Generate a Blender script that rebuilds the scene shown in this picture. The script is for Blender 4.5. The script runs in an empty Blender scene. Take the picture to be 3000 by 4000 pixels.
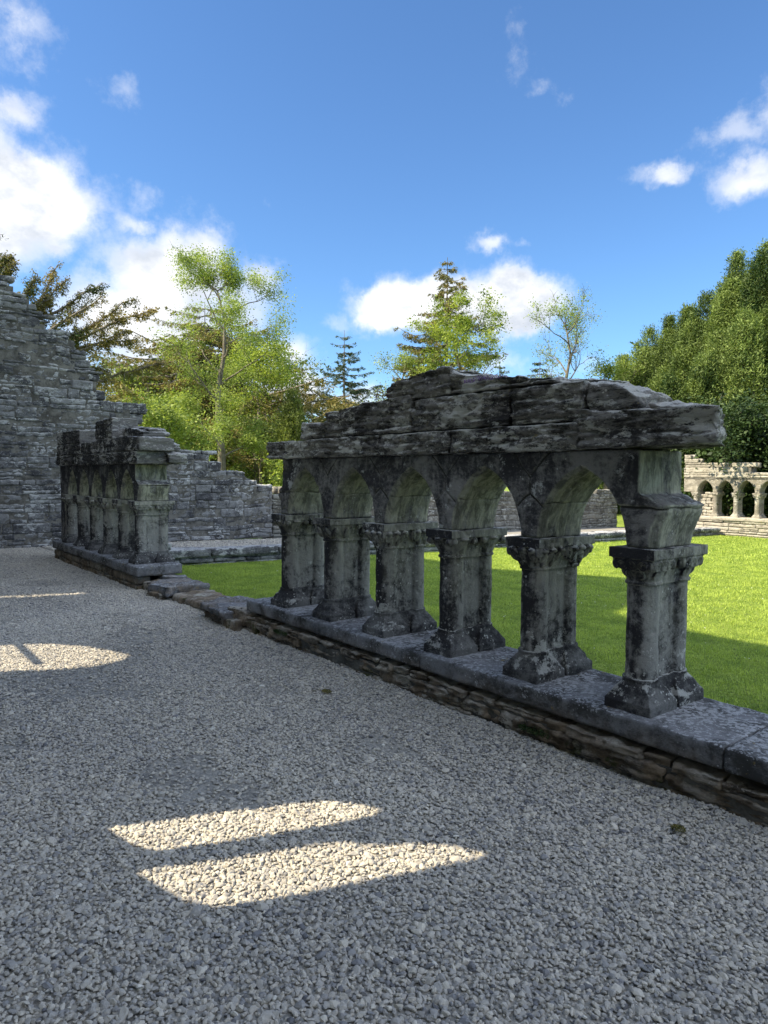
import bpy, math, random
import numpy as np
from mathutils import Vector, Matrix

S = bpy.context.scene
C = S.collection
R = math.radians

# ------------------------------------------------------------------ camera
FPX, PITCH, ROLL, YAW, EYE = 2680.0, R(3.0), R(0.45), R(38.65), 1.6
fw = np.array([math.sin(YAW)*math.cos(PITCH), math.cos(YAW)*math.cos(PITCH), -math.sin(PITCH)])
r0 = np.array([math.cos(YAW), -math.sin(YAW), 0.0])
u0 = np.cross(r0, fw)
rt = r0*math.cos(ROLL)+u0*math.sin(ROLL)
up = -r0*math.sin(ROLL)+u0*math.cos(ROLL)
cd = bpy.data.cameras.new('camera')
cam = bpy.data.objects.new('camera', cd)
C.objects.link(cam)
cd.sensor_fit = 'VERTICAL'
cd.sensor_height = 36.0
cd.sensor_width = 27.0
cd.lens = FPX/4000.0*36.0
cd.clip_start = 0.05
cd.clip_end = 3000.0
cam.matrix_world = Matrix(((rt[0], up[0], -fw[0], 0), (rt[1], up[1], -fw[1], 0), (rt[2], up[2], -fw[2], EYE), (0, 0, 0, 1)))
S.camera = cam


def ray(x, y):
    return fw*FPX+rt*(x-1500)-up*(y-2000)


def azel(x, y):
    d = ray(x, y)
    return math.atan2(d[0], d[1]), math.atan2(d[2], math.hypot(d[0], d[1]))


def at_depth(x, y, f):            # a point seen in direction (x, y), f metres ahead
    d = ray(x, y)
    d = d/math.hypot(d[0], d[1])
    return d*f+np.array([0, 0, EYE])


# ------------------------------------------------------------------ sun, sky, exposure
SUN_EL = R(44.0)
SUN_AZ = math.atan2(-1.0, 0.41)
sd = bpy.data.lights.new('sun', 'SUN')
sun = bpy.data.objects.new('sun', sd)
C.objects.link(sun)
sd.energy = 5.0
sd.angle = R(0.5)
sd.color = (1.0, 0.87, 0.64)
tosun = Vector((math.sin(SUN_AZ)*math.cos(SUN_EL), math.cos(SUN_AZ)*math.cos(SUN_EL), math.sin(SUN_EL)))
sun.rotation_euler = tosun.to_track_quat('Z', 'Y').to_euler()
sun.location = (-20, 10, 30)

S.view_settings.view_transform = 'Standard'
S.view_settings.look = 'None'
S.view_settings.exposure = 1.05
S.view_settings.gamma = 1.0


class NT:                          # small node-tree helper
    def __init__(self, tree):
        self.t = tree
        tree.nodes.clear()

    def n(self, kind, **kw):
        nd = self.t.nodes.new(kind)
        for k, v in kw.items():
            if k == 'inp':
                for a, b in v.items():
                    s = nd.inputs[a]
                    if hasattr(b, 'is_output') or isinstance(b, bpy.types.NodeSocket):
                        self.t.links.new(b, s)
                    else:
                        s.default_value = b
            else:
                setattr(nd, k, v)
        return nd

    def m(self, op, a, b=0.0, c=None, clamp=False):
        nd = self.n('ShaderNodeMath', operation=op, use_clamp=clamp, inp={0: a, 1: b})
        if c is not None:
            if isinstance(c, bpy.types.NodeSocket):
                self.t.links.new(c, nd.inputs[2])
            else:
                nd.inputs[2].default_value = c
        return nd.outputs[0]

    def ss(self, v, a, b, lo=0.0, hi=1.0):     # smoothstep
        nd = self.n('ShaderNodeMapRange', interpolation_type='SMOOTHSTEP', inp={'Value': v, 'From Min': a, 'From Max': b, 'To Min': lo, 'To Max': hi})
        return nd.outputs[0]

    def mix(self, f, a, b, mode='MIX'):
        nd = self.n('ShaderNodeMix', data_type='RGBA', blend_type=mode)
        for i, v in ((0, f), (6, a), (7, b)):
            if isinstance(v, bpy.types.NodeSocket):
                self.t.links.new(v, nd.inputs[i])
            elif i == 0:
                nd.inputs[0].default_value = v
            else:
                nd.inputs[i].default_value = (v[0], v[1], v[2], 1)
        return nd.outputs[2]

    def noise(self, vec, scale, detail=4, rough=0.55, dist=0.0, col=False):
        nd = self.n('ShaderNodeTexNoise', inp={'Vector': vec, 'Scale': scale, 'Detail': detail, 'Roughness': rough, 'Distortion': dist})
        return nd.outputs[1 if col else 0]

    def scale(self, vec, s, o=(0, 0, 0)):
        return self.n('ShaderNodeMapping', inp={'Vector': vec, 'Scale': s, 'Location': o}).outputs[0]


w = bpy.data.worlds.new('World')
S.world = w
w.use_nodes = True
T = NT(w.node_tree)
sky = T.n('ShaderNodeTexSky', sky_type='NISHITA', sun_disc=False, sun_elevation=SUN_EL, sun_rotation=SUN_AZ % (2*math.pi), altitude=20, air_density=1.0, dust_density=0.25, ozone_density=1.6)
skc = T.mix(1.0, sky.outputs[0], (0.65, 0.92, 1.18), 'MULTIPLY')
tc = T.n('ShaderNodeTexCoord').outputs['Generated']
xyz = T.n('ShaderNodeSeparateXYZ', inp={0: tc})
AZ = T.m('ARCTAN2', xyz.outputs[0], xyz.outputs[1])
EL = T.m('ARCSINE', xyz.outputs[2])
wn = T.noise(tc, 9.0, 6, 0.62, 0.0, True)
wsep = T.n('ShaderNodeSeparateColor', inp={0: wn})
AZw = T.m('ADD', AZ, T.m('MULTIPLY', T.m('SUBTRACT', wsep.outputs[0], 0.5), 0.085))
ELw = T.m('ADD', EL, T.m('MULTIPLY', T.m('SUBTRACT', wsep.outputs[1], 0.5), 0.085))
fine = T.noise(tc, 24.0, 10, 0.66)
# clouds: x, y, half width, half height, strength (directions of the photographed clouds)
CL = [(60, 90, 150, 120, .74), (130, 210, 50, 60, .62), (60, 430, 110, 80, .82),
      (90, 775, 250, 165, 1.2), (-60, 900, 260, 150, 1.0), (220, 950, 110, 70, .85), (-200, 600, 260, 250, 1.0), (560, 770, 80, 60, .6), (530, 860, 110, 50, .78),
      (670, 1060, 260, 165, 1.05), (770, 980, 120, 90, .9), (560, 1250, 360, 180, 1.05), (380, 1090, 150, 80, .7), (900, 1180, 240, 160, .8), (1030, 1080, 110, 95, .85),
      (700, 1450, 500, 190, .9), (1120, 1370, 150, 90, .85), (1150, 1520, 190, 130, 1.0), (1340, 1560, 160, 90, .8),
      (1560, 1180, 215, 100, 1.15), (1470, 1230, 110, 60, 1.0), (1690, 1165, 110, 85, 1.05), (2010, 1165, 200, 115, 1.3), (1850, 1190, 150, 95, 1.15), (1330, 1240, 85, 55, .6),
      (1930, 945, 100, 45, .78), (2060, 955, 50, 30, .58), (1950, 1390, 110, 65, .72), (2120, 1440, 110, 50, .58), (1440, 1530, 120, 70, .8), (1900, 1440, 160, 90, .6), (2300, 1430, 160, 60, .5),
      (2590, 675, 160, 50, .82), (2870, 530, 200, 60, .68), (2960, 670, 150, 75, .86), (2990, 430, 80, 110, .70), (2040, 190, 110, 110, .56), (2110, 320, 90, 40, .54), (2210, 340, 50, 40, .56), (490, 375, 90, 60, .58), (1340, 1430, 80, 55, .5), (1020, 780, 90, 60, .3),
      (500, 1620, 700, 130, .7), (1650, 1640, 700, 120, .55), (-900, 700, 600, 420, 1.0), (-1600, 1400, 900, 300, 1.0), (3900, 900, 400, 250, .9), (4600, 1400, 700, 250, .9)]
CL_FILL = [(100, 35, .45, .3, 1.1), (150, 50, .8, .35, 1.15), (-160, 40, .6, .35, 1.15), (-110, 60, .7, .3, 1.1), (60, 75, .5, .2, .9), (-75, 22, .35, .2, 1.0), (125, 12, .5, .15, 1.0), (-150, 12, .6, .15, 1.0), (-30, 66, .25, .16, .9)]   # unseen clouds behind and overhead, added as fill light for the shade
acc = None
for (px, py, rx, ry, st) in CL:
    a, e = azel(px, py)
    # angular size from pixels
    sx = rx/FPX*1.12
    sy = ry/FPX*1.12
    dx = T.m('MULTIPLY', T.m('SUBTRACT', AZw, a), math.cos(e)/sx)
    dy = T.m('MULTIPLY', T.m('SUBTRACT', ELw, e), 1.0/sy)
    d2 = T.m('MULTIPLY_ADD', dx, dx, T.m('MULTIPLY', dy, dy))
    v = T.m('MULTIPLY', T.m('POWER', 2.718, T.m('MULTIPLY', d2, -0.9)), st)
    acc = v if acc is None else T.m('SMOOTH_MAX', acc, v, 0.12)
vis = acc
for (a, e, sx, sy, st) in CL_FILL:
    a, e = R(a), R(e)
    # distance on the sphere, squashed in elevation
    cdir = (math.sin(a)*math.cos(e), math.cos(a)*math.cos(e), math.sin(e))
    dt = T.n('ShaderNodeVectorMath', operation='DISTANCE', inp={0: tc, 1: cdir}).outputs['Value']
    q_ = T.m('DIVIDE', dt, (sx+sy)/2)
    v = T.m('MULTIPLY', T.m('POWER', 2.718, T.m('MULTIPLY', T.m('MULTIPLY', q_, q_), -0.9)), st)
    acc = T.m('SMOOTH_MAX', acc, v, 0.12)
dens = T.m('ADD', acc, T.m('MULTIPLY', T.m('SUBTRACT', fine, 0.5), 1.05))
alpha = T.m('MULTIPLY', T.ss(dens, 0.37, 0.80), T.m('ADD', 0.30, T.m('MULTIPLY', 0.70, T.ss(acc, 0.55, 0.95))))
shade_n = T.noise(T.scale(tc, (1, 1, 1.6), (0, 0, 0.02)), 7.5, 6, 0.6)
thick = T.m('MULTIPLY', T.ss(acc, 0.55, 1.0), T.ss(shade_n, 0.40, 0.62))
cc = T.mix(thick, (6.6, 6.6, 6.65), (3.9, 4.2, 4.7))
cc = T.mix(T.ss(T.m('SUBTRACT', acc, vis), 0.1, 0.5), cc, (8.6, 9.5, 11.0))  # added off-frame clouds shine brighter than the visible ones, as fill
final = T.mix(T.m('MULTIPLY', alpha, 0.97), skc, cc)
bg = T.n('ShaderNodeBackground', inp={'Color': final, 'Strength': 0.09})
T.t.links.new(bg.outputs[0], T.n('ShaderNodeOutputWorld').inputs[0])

# ------------------------------------------------------------------ noise in numpy
rs0 = np.random.RandomState(7)
_perm = rs0.permutation(256)
_perm = np.concatenate([_perm, _perm, _perm])
_g = rs0.normal(size=(256, 3))
_g /= np.linalg.norm(_g, axis=1)[:, None]


def perlin(p):
    p = np.asarray(p, float)
    i = np.floor(p).astype(int)
    f = p-i
    i &= 255
    u = f*f*f*(f*(f*6-15)+10)
    out = 0
    for dx in (0, 1):
        wx = u[:, 0] if dx else 1-u[:, 0]
        for dy in (0, 1):
            wy = u[:, 1] if dy else 1-u[:, 1]
            for dz in (0, 1):
                wz = u[:, 2] if dz else 1-u[:, 2]
                h = _perm[_perm[_perm[(i[:, 0]+dx) & 255]+((i[:, 1]+dy) & 255)]+((i[:, 2]+dz) & 255)]
                g = _g[h]
                out = out+wx*wy*wz*(g[:, 0]*(f[:, 0]-dx)+g[:, 1]*(f[:, 1]-dy)+g[:, 2]*(f[:, 2]-dz))
    return out*1.6


def fbm(p, o=3, g=0.5):
    s, a = 0, 1.0
    for k in range(o):
        s = s+a*perlin(np.asarray(p)*(2.03**k)+k*17.3)
        a *= g
    return s


# ------------------------------------------------------------------ object helpers
def link(ob, parent=None):
    C.objects.link(ob)
    if parent is not None:
        ob.parent = parent
    return ob


def mesh_obj(name, V, F, mat, parent=None, smooth=True, attrs=None, origin=(0, 0, 0)):
    """V (n,3), F (m,k) array of equal polygons, or list of arrays"""
    V = np.asarray(V, np.float32)-np.asarray(origin, np.float32)
    me = bpy.data.meshes.new(name)
    Fs = F if isinstance(F, list) else [F]
    Fs = [np.asarray(f, np.int32) for f in Fs if len(f)]
    me.vertices.add(len(V))
    me.vertices.foreach_set('co', V.ravel())
    loops = np.concatenate([f.ravel() for f in Fs])
    tot = np.concatenate([np.full(len(f), f.shape[1], np.int32) for f in Fs])
    st = np.concatenate([[0], np.cumsum(tot)[:-1]]).astype(np.int32)
    me.loops.add(len(loops))
    me.loops.foreach_set('vertex_index', loops)
    me.polygons.add(len(tot))
    me.polygons.foreach_set('loop_start', st)
    me.polygons.foreach_set('loop_total', tot)
    me.polygons.foreach_set('use_smooth', np.full(len(tot), smooth, bool))
    me.update(calc_edges=True)
    if attrs:
        for k, a in attrs.items():
            at = me.attributes.new(k, 'FLOAT', 'POINT')
            at.data.foreach_set('value', np.asarray(a, np.float32))
    me.materials.append(mat)
    ob = bpy.data.objects.new(name, me)
    ob.location = origin
    return link(ob, parent)


def tag(o, label=None, cat=None, group=None, kind=None):
    if label:
        o['label'] = label
    if cat:
        o['category'] = cat
    if group:
        o['group'] = group
    if kind:
        o['kind'] = kind
    return o


def empty(name, loc, label=None, cat=None, group=None):
    o = bpy.data.objects.new(name, None)
    o.location = loc
    o.empty_display_size = 0.2
    C.objects.link(o)
    return tag(o, label, cat, group)


class Acc:                         # accumulates pieces of ONE mesh
    def __init__(self):
        self.V, self.F, self.A, self.n = [], [], {}, 0

    def add(self, V, F, **at):
        V = np.asarray(V, float)
        F = np.asarray(F, int)
        self.V.append(V)
        self.F.append(F+self.n)
        for k, a in at.items():
            self.A.setdefault(k, []).append(np.broadcast_to(np.asarray(a, float), (len(V),)))
        self.n += len(V)

    def arrays(self):
        fs = {}
        for f in self.F:
            fs.setdefault(f.shape[1], []).append(f)
        return np.concatenate(self.V), [np.concatenate(v) for v in fs.values()], {k: np.concatenate(v) for k, v in self.A.items()}

    def build(self, name, mat, parent=None, smooth=True, origin=(0, 0, 0)):
        V, F, A = self.arrays()
        return mesh_obj(name, V, F, mat, parent, smooth, A, origin)


def remesh(V, F, vox):
    ob = mesh_obj('tmp', V, F, MAT['stone'])
    md = ob.modifiers.new('r', 'REMESH')
    md.mode = 'VOXEL'
    md.voxel_size = vox
    dg = bpy.context.evaluated_depsgraph_get()
    dg.update()
    ev = ob.evaluated_get(dg)
    me = ev.to_mesh()
    V2 = np.empty(len(me.vertices)*3, np.float32)
    me.vertices.foreach_get('co', V2)
    N2 = np.empty(len(me.vertices)*3, np.float32)
    me.vertices.foreach_get('normal', N2)
    lt = np.empty(len(me.polygons), np.int32)
    me.polygons.foreach_get('loop_total', lt)
    li = np.empty(len(me.loops), np.int32)
    me.loops.foreach_get('vertex_index', li)
    st = np.concatenate([[0], np.cumsum(lt)[:-1]])
    Fs = []
    for k in np.unique(lt):
        s = st[lt == k]
        Fs.append(li[s[:, None]+np.arange(k)[None, :]])
    ev.to_mesh_clear()
    m0 = ob.data
    bpy.data.objects.remove(ob)
    bpy.data.meshes.remove(m0)
    return V2.reshape(-1, 3).astype(float), Fs, N2.reshape(-1, 3).astype(float)


# ------------------------------------------------------------------ rough stone blocks
def lattice(n):
    nx, ny, nz = n
    g = np.stack(np.meshgrid(np.arange(nx+1), np.arange(ny+1), np.arange(nz+1), indexing='ij'), -1)
    surf = (g[..., 0] == 0) | (g[..., 0] == nx) | (g[..., 1] == 0) | (g[..., 1] == ny) | (g[..., 2] == 0) | (g[..., 2] == nz)
    idx = -np.ones(surf.shape, int)
    idx[surf] = np.arange(surf.sum())
    P = g[surf]/np.array([nx, ny, nz], float)
    F = []

    def q(a, flip):
        f = np.stack([a[:-1, :-1], a[1:, :-1], a[1:, 1:], a[:-1, 1:]], -1).reshape(-1, 4)
        F.append(f[:, ::-1] if flip else f)
    q(idx[0], True)
    q(idx[-1], False)
    q(idx[:, 0], False)
    q(idx[:, -1], True)
    q(idx[:, :, 0], True)
    q(idx[:, :, -1], False)
    return P, np.concatenate(F)


def strata(P, seed=0.0, fz=26.0, fx=3.2):
    """flaky bedding of limestone: wavy horizontal ledges and grooves"""
    q = P+0.05*np.stack([perlin(P*3+9), perlin(P*3+31), 0.35*perlin(P*[4, 4, 2]+5)], -1)
    a = perlin(q*[fx, fx, fz]+seed)
    b = perlin(q*[fx*2.3, fx*2.3, fz*2.1]+seed+40)
    a = np.sign(a)*np.abs(a)**0.6
    crack = np.clip(1-np.abs(perlin(q*[fx*1.2, fx*1.2, fz*.8]+seed+80))*7, 0, 1)
    return 0.6*a+0.4*b-0.9*crack


def block(lo, hi, res=0.015, rnd=0.008, amp=0.004, sa=0.008, seed=0.0, jit=0.0, warp=None, fz=26.0, rng=None, fx=3.2):
    lo, hi = np.array(lo, float), np.array(hi, float)
    n = np.maximum(1, np.round((hi-lo)/res)).astype(int)
    U, F = lattice(n)
    P = lo+U*(hi-lo)
    rr = np.minimum(rnd, (hi-lo)*0.45)
    Q = np.clip(P, lo+rr, hi-rr)
    D = P-Q
    L = np.linalg.norm(D/rr, axis=1)
    N = D/rr/np.maximum(L, 1e-6)[:, None]
    P = Q+N*rr
    if jit and rng is not None:
        # skew corners
        c = rng.uniform(-jit, jit, (2, 2, 2, 3))
        u, v, t = U[:, 0], U[:, 1], U[:, 2]
        off = 0
        for i in (0, 1):
            for j in (0, 1):
                for k in (0, 1):
                    off = off+((u if i else 1-u)*(v if j else 1-v)*(t if k else 1-t))[:, None]*c[i, j, k]
        P = P+off
    if warp is not None:
        P = warp(P, U)
    S_ = P+seed
    d = amp*fbm(S_*9, 3)
    if sa:
        horiz = 1-np.abs(N[:, 2])
        d = d+sa*strata(S_, seed, fz, fx)*np.clip(horiz*1.5, 0.15, 1)
    P = P+N*d[:, None]
    return P, F


# ------------------------------------------------------------------ materials
MAT = {}


def finish(T, col, rough=0.9, h=None, bump=0.5, dist=0.01, spec=0.25):
    b = T.n('ShaderNodeBsdfPrincipled', inp={'Base Color': col, 'Roughness': rough})
    b.inputs['Specular IOR Level'].default_value = spec
    if h is not None:
        bp = T.n('ShaderNodeBump', inp={'Height': h, 'Strength': bump, 'Distance': dist})
        T.t.links.new(bp.outputs[0], b.inputs['Normal'])
    T.t.links.new(b.outputs[0], T.n('ShaderNodeOutputMaterial').inputs[0])
    return b


def stone_mat(name, dark, mid, pale, lichen=0.5, spots=0.6, strat=0.5, algae=0.5, brown=0.0, tone=(0.42, 0.62), bump=0.6, yellow=0.0, pervar=0.0, mortar=None, streak=0.5, fine=0.0, orient=0.0):
    m = bpy.data.materials.new(name)
    m.use_nodes = True
    T = NT(m.node_tree)
    P = T.n('ShaderNodeNewGeometry').outputs['Position']
    Nn = T.n('ShaderNodeNewGeometry').outputs['Normal']
    ns = T.n('ShaderNodeSeparateXYZ', inp={0: Nn})
    ps = T.n('ShaderNodeSeparateXYZ', inp={0: P})
    big = T.noise(P, 3.1, 7, 0.66, 0.6)
    st = T.noise(T.scale(P, (2.2, 2.2, 13)), 2.2, 8, 0.68, 0.7)
    sv = T.noise(T.scale(P, (9, 9, 1.1)), 2.0, 5, 0.6, 0.4)
    field = T.m('ADD', T.m('MULTIPLY', big, 1-0.45*strat-0.2*streak), T.m('ADD', T.m('MULTIPLY', st, 0.45*strat), T.m('MULTIPLY', sv, 0.2*streak)))
    field = T.m('ADD', field, T.m('MULTIPLY', T.m('SUBTRACT', T.noise(T.scale(P, (1, 1, 1+2*strat)), 24, 9, 0.78, 0.2), 0.5), 0.5))
    if pervar:
        at = T.n('ShaderNodeAttribute', attribute_name='tone').outputs['Fac']
        field = T.m('ADD', field, T.m('MULTIPLY', T.m('SUBTRACT', at, 0.5), pervar))
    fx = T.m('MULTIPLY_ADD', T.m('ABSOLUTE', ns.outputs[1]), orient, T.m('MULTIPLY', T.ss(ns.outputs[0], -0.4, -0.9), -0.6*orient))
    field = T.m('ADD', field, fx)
    col = T.mix(T.ss(field, tone[0], tone[1]), dark, mid)
    # pale lichen crusts
    ln = T.noise(T.scale(P, (1, 1, 1+1.6*strat)), 8.0, 12, 0.80, 0.2)
    lm = T.noise(P, 1.7, 3, 0.6)
    lf = T.m('ADD', T.m('MULTIPLY', ln, 0.65), T.m('MULTIPLY', lm, 0.35))
    # rain-washed upward surfaces are paler
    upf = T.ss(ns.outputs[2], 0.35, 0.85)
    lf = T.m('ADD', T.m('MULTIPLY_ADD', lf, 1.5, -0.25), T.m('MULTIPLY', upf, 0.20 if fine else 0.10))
    if fine:
        lf = T.m('ADD', T.m('MULTIPLY', lf, 0.4), T.m('MULTIPLY', T.noise(T.scale(P, (1, 1, 1)), 34, 5, 0.7), 0.62))
    th = 0.68-0.16*lichen
    lmask = T.ss(lf, th, th+0.035)
    paln = T.mix(T.noise(P, 30, 5, 0.7), tuple(x*0.72 for x in pale), pale)
    col = T.mix(T.m('MULTIPLY', lmask, 0.88), col, paln)
    # small round lichen spots
    vo = T.n('ShaderNodeTexVoronoi', feature='F1', inp={'Vector': T.scale(P, (1, 1, 1)), 'Scale': 46.0, 'Randomness': 1.0})
    vr = T.n('ShaderNodeSeparateColor', inp={0: vo.outputs['Color']})
    rad = T.m('MULTIPLY', T.m('POWER', vr.outputs[0], 3.0), 0.42)
    sp = T.m('LESS_THAN', vo.outputs['Distance'], rad)
    spm = T.m('MULTIPLY', sp, T.m('MULTIPLY', T.ss(T.noise(P, 2.6, 4, 0.6), 0.44, 0.62), spots))
    col = T.mix(spm, col, tuple(min(1, x*1.08) for x in pale))
    if algae:
        # green-yellow algae on the damp jambs and soffits
        an = T.m('MAXIMUM', T.ss(T.m('ABSOLUTE', ns.outputs[1]), 0.35, 0.85), T.ss(ns.outputs[2], -0.15, -0.6))
        hz = T.m('MULTIPLY', T.ss(ps.outputs[2], 0.5, 1.25), T.ss(ps.outputs[2], 1.95, 1.7))
        am = T.m('MULTIPLY', T.m('MULTIPLY', an, hz), T.ss(T.m('ADD', T.m('MULTIPLY', T.noise(T.scale(P, (4, 4, 1.4)), 2.2, 8, 0.7), 0.7), T.m('MULTIPLY', big, 0.3)), 0.40, 0.50))
        acol = T.mix(T.ss(T.noise(T.scale(P, (2, 2, .6)), 7, 8, 0.75, 0.5), 0.38, 0.62), (0.10, 0.10, 0.070), (0.47, 0.455, 0.345))
        col = T.mix(T.m('MULTIPLY', am, algae), col, acol)
    if brown:
        bm = T.m('MULTIPLY', T.ss(ps.outputs[2], 0.34, 0.06), T.ss(T.noise(P, 4.2, 6, 0.65), 0.40, 0.55))
        bc = T.mix(T.ss(T.noise(P, 9, 4, 0.6), 0.45, 0.6), (0.13, 0.095, 0.063), (0.27, 0.205, 0.14))
        col = T.mix(T.m('MULTIPLY', bm, brown), col, bc)
        mm = T.m('MULTIPLY', T.ss(T.noise(P, 6.3, 7, 0.7), 0.585, 0.65), T.ss(ps.outputs[2], 0.25, 0.02))
        col = T.mix(T.m('MULTIPLY', mm, brown), col, (0.05, 0.058, 0.018))
    if yellow:
        ym = T.m('MULTIPLY', T.ss(T.noise(P, 5.5, 7, 0.7), 0.63, 0.67), yellow)
        col = T.mix(ym, col, (0.42, 0.30, 0.07))
    if mortar:
        at = T.n('ShaderNodeAttribute', attribute_name='joint').outputs['Fac']
        jn = T.m('MULTIPLY', T.ss(at, 0.25, 0.7), T.ss(T.noise(P, 14, 4, 0.6), 0.25, 0.5, 0.55, 1.0))
        col = T.mix(jn, col, mortar)
    hb = T.m('ADD', T.m('MULTIPLY', T.noise(P, 16, 9, 0.72, 0.3), 1.0), T.m('MULTIPLY', T.noise(T.scale(P, (3, 3, 22)), 3.0, 8, 0.7, 0.8), 0.9*strat))
    hb = T.m('ADD', hb, T.m('MULTIPLY', lmask, 0.08))
    hb = T.m('ADD', hb, T.m('MULTIPLY', T.noise(T.scale(P, (1, 1, 1+1.5*strat)), 55, 6, 0.75), 0.45))
    pit = T.n('ShaderNodeTexVoronoi', feature='F1', inp={'Vector': P, 'Scale': 85.0})
    hb = T.m('ADD', hb, T.m('MULTIPLY', T.ss(pit.outputs['Distance'], 0.0, 0.35), 0.12))
    finish(T, col, 0.93, hb, bump, 0.022, 0.2)
    MAT[name] = m
    return m


stone_mat('stone', (0.038, 0.036, 0.039), (0.24, 0.228, 0.215), (0.50, 0.50, 0.48), 0.50, 0.6, 0.15, 0.7, 0.0, (0.38, 0.60), 0.7, mortar=(0.035, 0.033, 0.028), streak=1.0, orient=.06)
stone_mat('carved', (0.028, 0.027, 0.030), (0.25, 0.243, 0.228), (0.54, 0.535, 0.50), 0.52, 0.7, 0.0, 0.45, 0.0, (0.45, 0.62), 0.7, streak=1.3, orient=.085)
stone_mat('base_stone', (0.034, 0.033, 0.036), (0.16, 0.158, 0.155), (0.46, 0.46, 0.44), 0.38, 1.0, 0.2, 0.0, 0.0, (0.42, 0.62), 0.9, streak=.3, orient=.02)
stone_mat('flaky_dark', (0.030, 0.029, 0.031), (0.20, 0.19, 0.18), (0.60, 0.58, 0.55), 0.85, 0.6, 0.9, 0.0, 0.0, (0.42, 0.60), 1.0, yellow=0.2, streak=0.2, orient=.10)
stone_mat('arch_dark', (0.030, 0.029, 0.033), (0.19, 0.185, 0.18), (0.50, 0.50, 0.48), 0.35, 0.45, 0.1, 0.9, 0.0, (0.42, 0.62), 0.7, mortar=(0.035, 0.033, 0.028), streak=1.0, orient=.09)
stone_mat('flaky', (0.034, 0.031, 0.031), (0.25, 0.232, 0.212), (0.68, 0.655, 0.60), 1.05, 0.6, 0.9, 0.0, 0.0, (0.40, 0.57), 1.0, yellow=0.45, streak=0.2)
stone_mat('plinth', (0.06, 0.052, 0.044), (0.30, 0.265, 0.22), (0.52, 0.48, 0.41), 0.75, 0.5, 0.9, 0.0, 0.9, (0.38, 0.57), 1.0, pervar=0.2, streak=0.0)
stone_mat('ledge', (0.050, 0.050, 0.050), (0.20, 0.202, 0.215), (0.42, 0.43, 0.45), 0.52, 1.0, 0.2, 0.0, 0.6, (0.36, 0.60), 0.7, yellow=0.4, streak=0.0, fine=1.0)
stone_mat('rubble', (0.062, 0.062, 0.068), (0.25, 0.248, 0.25), (0.56, 0.56, 0.555), 0.82, 0.5, 0.6, 0.0, 0.0, (0.38, 0.60), 1.0, pervar=0.14, streak=0.2)
stone_mat('rubble_warm', (0.11, 0.105, 0.095), (0.27, 0.262, 0.235), (0.50, 0.49, 0.45), 0.7, 0.6, 0.7, 0.0, 0.0, (0.36, 0.60), 1.0, pervar=0.16, streak=0.0)
stone_mat('pale_stone', (0.20, 0.185, 0.155), (0.42, 0.39, 0.33), (0.62, 0.60, 0.53), 0.55, 0.5, 0.8, 0.25, 0.0, (0.36, 0.58), 1.0, yellow=0.3, pervar=0.15, streak=0.0)


def simple_mat(name, f):
    m = bpy.data.materials.new(name)
    m.use_nodes = True
    T = NT(m.node_tree)
    f(T, T.n('ShaderNodeNewGeometry').outputs['Position'])
    MAT[name] = m


def _mortar(T, P):
    col = T.mix(T.ss(T.noise(P, 5, 6, 0.7), 0.35, 0.65), (0.075, 0.07, 0.062), (0.20, 0.19, 0.17))
    finish(T, col, 0.95, T.noise(P, 30, 8, 0.7), 0.8, 0.02)


simple_mat('mortar', _mortar)


def _gravel_base(T, P):
    vo = T.n('ShaderNodeTexVoronoi', feature='F1', inp={'Vector': P, 'Scale': 46.0})
    vc = T.n('ShaderNodeSeparateColor', inp={0: vo.outputs['Color']})
    col = T.mix(vc.outputs[0], (0.16, 0.155, 0.145), (0.40, 0.375, 0.33))
    dust = T.ss(T.noise(P, 1.4, 6, 0.65), 0.45, 0.6)
    col = T.mix(T.m('MULTIPLY', dust, 0.55), col, (0.34, 0.325, 0.295))
    finish(T, col, 0.95, T.m('SUBTRACT', 1.0, vo.outputs['Distance']), 1.0, 0.012, 0.15)


simple_mat('gravel_base', _gravel_base)


def _pebble(T, P):
    a = T.n('ShaderNodeAttribute', attribute_name='tone').outputs['Fac']
    r = T.n('ShaderNodeValToRGB', inp={0: a})
    e = r.color_ramp
    stops = [(0.0, (0.14, 0.14, 0.15)), (0.15, (0.27, 0.265, 0.265)), (0.42, (0.42, 0.395, 0.355)), (0.7, (0.53, 0.49, 0.42)), (0.9, (0.60, 0.555, 0.47)), (1.0, (0.66, 0.63, 0.56))]
    while len(e.elements) < len(stops):
        e.elements.new(0.5)
    for el, (p, c) in zip(e.elements, stops):
        el.position = p
        el.color = (c[0], c[1], c[2], 1)
    col = T.mix(T.ss(T.noise(P, 150, 4, 0.6), 0.35, 0.65), T.mix(0.15, r.outputs[0], (0.12, 0.11, 0.1)), r.outputs[0])
    finish(T, col, 0.85, T.noise(P, 260, 4, 0.6), 0.25, 0.003, 0.25)


simple_mat('pebble', _pebble)


def _soil(T, P):
    col = T.mix(T.ss(T.noise(P, 3, 6, 0.6), 0.35, 0.65), (0.17, 0.25, 0.04), (0.33, 0.42, 0.08))
    col = T.mix(T.ss(T.noise(P, 22, 5, 0.7), 0.4, 0.7), col, (0.09, 0.12, 0.03))
    finish(T, col, 0.95, T.noise(P, 60, 6, 0.7), 0.9, 0.03, 0.1)


simple_mat('lawn_soil', _soil)


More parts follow.
